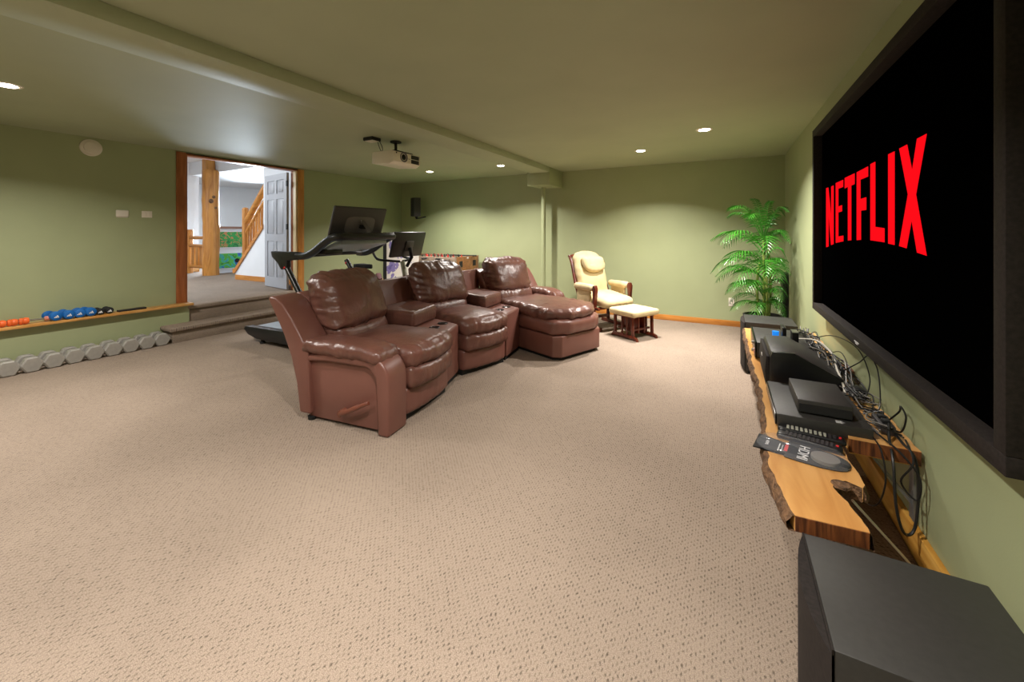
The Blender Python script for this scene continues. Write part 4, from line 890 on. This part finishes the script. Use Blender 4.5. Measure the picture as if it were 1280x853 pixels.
woofer('subwoofer', 'black subwoofer with rounded front beyond the far end of the slab', (0.155, 4.27, 0), 0.475, 0.40, 0.40)
ts = thing('tower_speaker', 'slim black tower speaker in the corner behind the palm', 'speaker', (0.645, 6.05, 0))
B().box(-0.03, 0.03, -0.08, 0.08, 0.03, 0.80).build('cabinet', M['satin'], ts, bevel=0.004)
B().box(-0.05, 0.032, -0.11, 0.11, 0.0, 0.03).build('base', M['blackm'], ts, bevel=0.003)
B().box(-0.025, 0.025, -0.085, -0.08, 0.06, 0.78).build('grille', M['blackm'], ts)

# centre speaker: slanted rear
c = thing('centre_speaker', 'large black centre speaker with slanted rear on the slab shelf', 'speaker', (0.215, 2.70, ZS))
pr = [(0.0, 0.0), (0.005, 0.165), (0.014, 0.190), (0.13, 0.195), (0.335, 0.090), (0.335, 0.0)]
B().prism(pr, 0.02, 0.46, 'y').build('cabinet', M['satin'], c, bevel=0.004)
b = B(); b.prism([(-0.014, 0.0), (-0.018, 0.08), (-0.012, 0.165), (0.004, 0.165), (0.0, 0.0)], 0.02, 0.46, 'y'); b.build('grille', M['velvet'], c, bevel=0.003)
B().prism([(0.004, 0.0), (0.008, 0.17), (0.017, 0.1965), (0.125, 0.2015), (0.125, 0.195), (0.335, 0.090), (0.335, 0.0)], 0.0, 0.02, 'y').build('end_cheek', M['black'], c, bevel=0.002)
B().box(-0.020, -0.018, 0.22, 0.26, 0.11, 0.125).build('badge', M['text'], c)
# receiver, small box on it
rv = thing('disc_player', 'wide flat black player on the slab shelf with a smaller box on top', 'player', (0.20, 2.15, ZS))
B().box(0.0, 0.335, 0.0, 0.45, 0.008, 0.062).build('case', M['satin'], rv, bevel=0.004)
B().box(-0.006, 0.0, 0.0, 0.45, 0.012, 0.058).build('front_panel', M['cuph'], rv, bevel=0.002)
for x, y in ((0.03, 0.03), (0.30, 0.03), (0.03, 0.42), (0.30, 0.42)): B().lathe([(0.014, 0), (0.014, 0.008)], (x, y, 0), 10).build('foot', M['rubber'], rv)
lbm = B()
for k in range(5): lbm.box(0.215, 0.235 + 0.006 * (k % 3), 0.012 + k * 0.006, 0.0145 + k * 0.006, 0.0622, 0.0626)
lbm.box(0.232, 0.236, 0.012, 0.04, 0.0622, 0.0626); lbm.build('label_print', M['text'], rv, kind='stuff')
rc = thing('cable_box', 'smaller black box stacked on the flat player', 'box', (0.285, 2.20, ZS + 0.063))
B().box(0.0, 0.195, 0.0, 0.30, 0.004, 0.062).build('case', M['satin'], rc, bevel=0.004)
B().box(0.004, 0.191, -0.003, 0.0, 0.010, 0.045).build('front_panel', M['blackm'], rc)
for x in (0.02, 0.175):
    for y in (0.02, 0.28): B().lathe([(0.01, 0), (0.01, 0.005)], (x, y, 0), 10).build('foot', M['rubber'], rc)
# amplifier behind the centre speaker
am = thing('amplifier', 'black amplifier on the far end of the slab shelf', 'amplifier', (0.175, 3.24, ZS))
B().box(0.012, 0.36, 0.0, 0.52, 0.012, 0.115).build('case', mat('matt_grey_metal', '#3a3836', 0.5, 0.3, bump=0.1), am, bevel=0.003)
B().box(0.0, 0.012, -0.003, 0.523, 0.010, 0.118).build('front_panel', M['cuph'], am, bevel=0.002)
for z in (0.03, 0.085): B().lathe([(0.012, -0.014), (0.012, 0.0)], (0, 0.12, z), 12, axis='x').build('knob', M['chrome'], am)
B().box(-0.001, 0.0, 0.02, 0.09, 0.02, 0.06).build('sticker', M['pink'], am)
for x in (0.04, 0.32):
    for y in (0.04, 0.48): B().lathe([(0.015, 0), (0.015, 0.012)], (x, y, 0), 10).build('foot', M['rubber'], am)
t = thing('router', 'small upright black router with white end on the amplifier', 'router', (0.355, 3.33, ZS + 0.115))
B().box(-0.012, 0.012, 0.0, 0.12, 0, 0.10).build('case', M['black'], t, bevel=0.003)
B().box(-0.010, 0.010, -0.004, 0.0, 0.005, 0.095).build('end_cap', M['blackm'], t)
t = thing('modem', 'upright grey-topped black modem beside the router', 'modem', (0.41, 3.26, ZS + 0.115))
B().box(-0.018, 0.018, 0.0, 0.10, 0, 0.085).build('case', M['black'], t, bevel=0.003)
B().box(-0.018, 0.018, 0.0, 0.10, 0.085, 0.089).build('top', M['chrome'], t)
t = thing('blue_tin', 'small bright blue round tin on the amplifier', 'tin', (0.31, 3.40, ZS + 0.115))
B().lathe([(0.020, 0), (0.020, 0.05)], n=16).build('body', M['blueglow'], t)
B().lathe([(0.021, 0.05), (0.021, 0.056), (0.002, 0.058)], n=16).build('lid', M['blueglow'], t)
tag(B().box(0.46, 0.56, 2.95, 3.30, 0.447, 0.50).build('power_box', M['grey'], None, bevel=0.004), 'grey power conditioner box among cables behind the centre speaker', 'power box')
tag(B().box(0.575, 0.625, 2.62, 2.70, 0.447, 0.50).build('power_adapter', M['black'], None, bevel=0.006), 'black power adapter cube on the wall shelf behind the flat player', 'adapter')
pb = thing('power_bar', 'short dark grey power bar near the shelf end with plugs in it', 'power strip', (0.60, 2.28, 0.447))
B().box(-0.025, 0.025, -0.055, 0.075, 0, 0.040).build('case', M['dkgrey'], pb, bevel=0.005)
for y in (-0.02, 0.03): B().box(-0.014, 0.014, y - 0.014, y + 0.014, 0.04, 0.055).build('plug', M['blackm'], pb, bevel=0.003)
tag(B().box(0.50, 0.545, 2.34, 2.50, 0.447, 0.475).build('media_box', M['black'], None, bevel=0.004), 'small black media box right beside the flat player', 'media box')
# remotes
def remote(name, label, p, rz, L, wd, white=True, cat='remote'):
    t = thing(name, label, cat, p, rz)
    cushion('case', M['black'], t, (0, 0, 0.012), (L, wd, 0.022), 0.010, (22, 8, 4), (0, 0, 0.002), 0, 10, 0, None, 0)
    w_ = B(); k_ = B()
    for i in range(11):
        for j in range(4):
            bb = w_ if (white and i < 9) else k_
            bb.box(-L * 0.36 + i * L * 0.068, -L * 0.36 + i * L * 0.068 + L * 0.04, -wd * 0.34 + j * wd * 0.18, -wd * 0.34 + j * wd * 0.18 + wd * 0.10, 0.022, 0.0265)
    if white: w_.build('pale_button', M['palebtn'], t, kind='stuff')
    (k_ if k_.v else w_).build('dark_button', M['dkgrey'], t, kind='stuff')
    B().lathe([(0.006, 0.022), (0.005, 0.027)], (L * 0.42, 0, 0), 12).build('red_button', M['textred'], t)
    return t
remote('remote_control', 'long black remote with pale buttons in front of the flat player', (0.318, 2.110, ZS), R(-6), 0.235, 0.052)
remote('remote_control', 'black keypad remote lying closest behind the clear package', (0.300, 2.035, ZS), R(-12), 0.22, 0.055, False)
# blister pack
bp = thing('cable_package', 'clear plastic blister package with black card on the live-edge slab', 'package', (0.262, 1.935, ZS), R(-13))
def oval(L, wd, n=28): return [((L * 0.5 * abs(cos(a)) ** 0.75 * (1 if cos(a) > 0 else -1)), wd * 0.5 * abs(sin(a)) ** 0.75 * (1 if sin(a) > 0 else -1)) for a in [2 * pi * k / n for k in range(n)]]
B().prism([(-0.155, -0.068), (-0.155, 0.068)] + [p for p in oval(0.30, 0.150)[::-1] if p[0] > -0.06], 0.001, 0.006).build('card', M['blackm'], bp, bevel=0.001)
b = B(); lo = oval(0.305, 0.155); hi = oval(0.26, 0.115); n_ = len(lo)
b.add([(x, y, 0.004) for x, y in lo] + [(x * 0.97, y * 0.96, 0.016) for x, y in lo] + [(x, y, 0.034) for x, y in hi], [(i, (i + 1) % n_, n_ + (i + 1) % n_, n_ + i) for i in range(n_)] + [(n_ + i, n_ + (i + 1) % n_, 2 * n_ + (i + 1) % n_, 2 * n_ + i) for i in range(n_)] + [tuple(range(2 * n_, 3 * n_))])
b.build('clear_shell', M['clear'], bp, smooth=50)
B().lathe([(0.045, 0.006), (0.045, 0.018), (0.02, 0.018)], (0.075, -0.01, 0), 20).build('coiled_cable', M['cableg'], bp)
def text(name, s, size, m, par, loc, rot):
    cu = bpy.data.curves.new(name, 'FONT'); cu.body = s; cu.size = size; cu.extrude = 0.0004; cu.align_x = 'CENTER'; cu.align_y = 'CENTER'
    o = bpy.data.objects.new(name, cu); col.objects.link(o); dg = bpy.context.evaluated_depsgraph_get()
    me = bpy.data.meshes.new_from_object(o.evaluated_get(dg)); bpy.data.objects.remove(o)
    me.materials.clear(); me.materials.append(m); q = bpy.data.objects.new(name, me); col.objects.link(q); q.parent = par; q.location = loc; q.rotation_euler = rot; return q
text('printed_word', 'HDMI', 0.050, M['text'], bp, (0.005, 0.0, 0.0068), (0, 0, R(-90)))
text('printed_word', 'HDMI', 0.016, M['text'], bp, (-0.115, 0.0, 0.0068), (0, 0, R(-90)))
b = B()
for k in range(6): b.box(-0.075, -0.071, -0.045 + 0.012 * k, -0.036 + 0.012 * k, 0.0062, 0.0068)
for k in range(5): b.box(-0.064, -0.061, -0.040 + 0.012 * k, -0.031 + 0.012 * k, 0.0062, 0.0068)
b.build('small_print', M['text'], bp, kind='stuff')
B().box(-0.055, -0.044, -0.03, 0.03, 0.0062, 0.0068).build('red_stripe', M['textred'], bp)

# ------------------------------------------------------------ cables
def cable(pts, r, m, label, name='cable'):
    o = B().tube(smoothpath(pts, 7), r, 7).build(name, m); tag(o, label, 'cable', 'cables behind the equipment'); return o
rc_ = random.Random(3)
cable([(0.60, 2.22, 0.50), (0.585, 2.16, 0.46), (0.575, 2.08, 0.40), (0.575, 2.05, 0.25), (0.60, 2.06, 0.15), (0.635, 2.08, 0.16), (0.65, 2.09, 0.28), (0.645, 2.10, 0.42), (0.62, 2.16, 0.46), (0.60, 2.30, 0.49)], 0.0050, M['cable'], 'thick black cable hanging in a big loop below the shelf end')
cable([(0.53, 2.35, 0.46), (0.56, 2.18, 0.46), (0.60, 2.09, 0.44), (0.645, 2.06, 0.37), (0.64, 2.07, 0.28), (0.60, 2.09, 0.33), (0.63, 2.07, 0.42), (0.64, 2.18, 0.46)], 0.0035, M['cable'], 'thin black cable curling over the sawn shelf end')
cable([(0.50, 2.30, 0.46), (0.53, 2.16, 0.46), (0.545, 2.09, 0.42), (0.55, 2.08, 0.30), (0.54, 2.20, 0.15), (0.48, 2.40, 0.14)], 0.0030, M['cable'], 'thin black cable dropping behind the shelf end to the floor')
cable([(0.63, 2.34, 0.47), (0.655, 2.30, 0.53), (0.645, 2.25, 0.57), (0.65, 2.21, 0.54), (0.64, 2.23, 0.47), (0.62, 2.30, 0.46)], 0.0035, M['cable'], 'black cable loop standing up behind the power bar')
cable([(0.60, 2.60, 0.50), (0.63, 2.55, 0.50), (0.60, 2.45, 0.46), (0.56, 2.40, 0.47), (0.60, 2.30, 0.46), (0.64, 2.20, 0.46)], 0.0030, M['cable'], 'black cable snaking from adapter to the shelf end')
cable([(0.57, 2.85, 0.52), (0.63, 2.78, 0.60), (0.65, 2.70, 0.66), (0.66, 2.60, 0.62), (0.65, 2.52, 0.50), (0.62, 2.44, 0.46)], 0.0030, M['cable'], 'tall black cable arch against the wall behind the adapter')
cable([(0.50, 3.60, 0.50), (0.58, 3.30, 0.62), (0.62, 3.05, 0.66), (0.65, 2.85, 0.64), (0.66, 2.72, 0.54), (0.62, 2.62, 0.46)], 0.0030, M['cable'], 'long black cable rising above the bundle near the wall')
cable([(0.45, 3.40, 0.56), (0.52, 3.20, 0.60), (0.56, 3.00, 0.57), (0.55, 2.85, 0.53), (0.545, 2.70, 0.50), (0.53, 2.55, 0.46)], 0.0055, M['greencable'], 'white cable running along the bundle behind the centre speaker')
for k in range(26):
    x0_ = rc_.uniform(0.44, 0.50); pts = []
    for j in range(8):
        y = 3.75 - j * 0.17 + rc_.uniform(-0.04, 0.04)
        pts.append((min(0.66, x0_ + 0.03 + j * 0.012 + rc_.uniform(-0.035, 0.045)), y, 0.475 + rc_.uniform(0, 0.11) * (1 if j < 6 else 0.2)))
    cable(pts, rc_.choice((0.0028, 0.0035, 0.0045)), M['cable'] if k % 3 else M['cableg'], 'tangled black cable lying in the bundle behind the speakers' if k % 3 else 'tangled grey cable lying in the bundle behind the speakers')
for k in range(7):
    y = 2.62 - k * 0.05; pts = [(0.50 + 0.01 * k, y, 0.47)]
    for j in range(5): pts.append((0.53 + rc_.uniform(0, 0.11), y - 0.05 * j + rc_.uniform(-0.05, 0.05), 0.455 + rc_.uniform(0, 0.05)))
    cable(pts, 0.0028, M['cable'] if k % 2 else M['cableg'], ('short tangled black' if k % 2 else 'short tangled grey') + ' cable lying on the wall shelf beside the flat player')
cp = B()
for k in range(6): cp.lathe([(0.006, -0.012), (0.007, 0.0)], (0.552, 2.78 + 0.03 * k, 0.46 + 0.004 * (k % 2)), 8, axis='x')
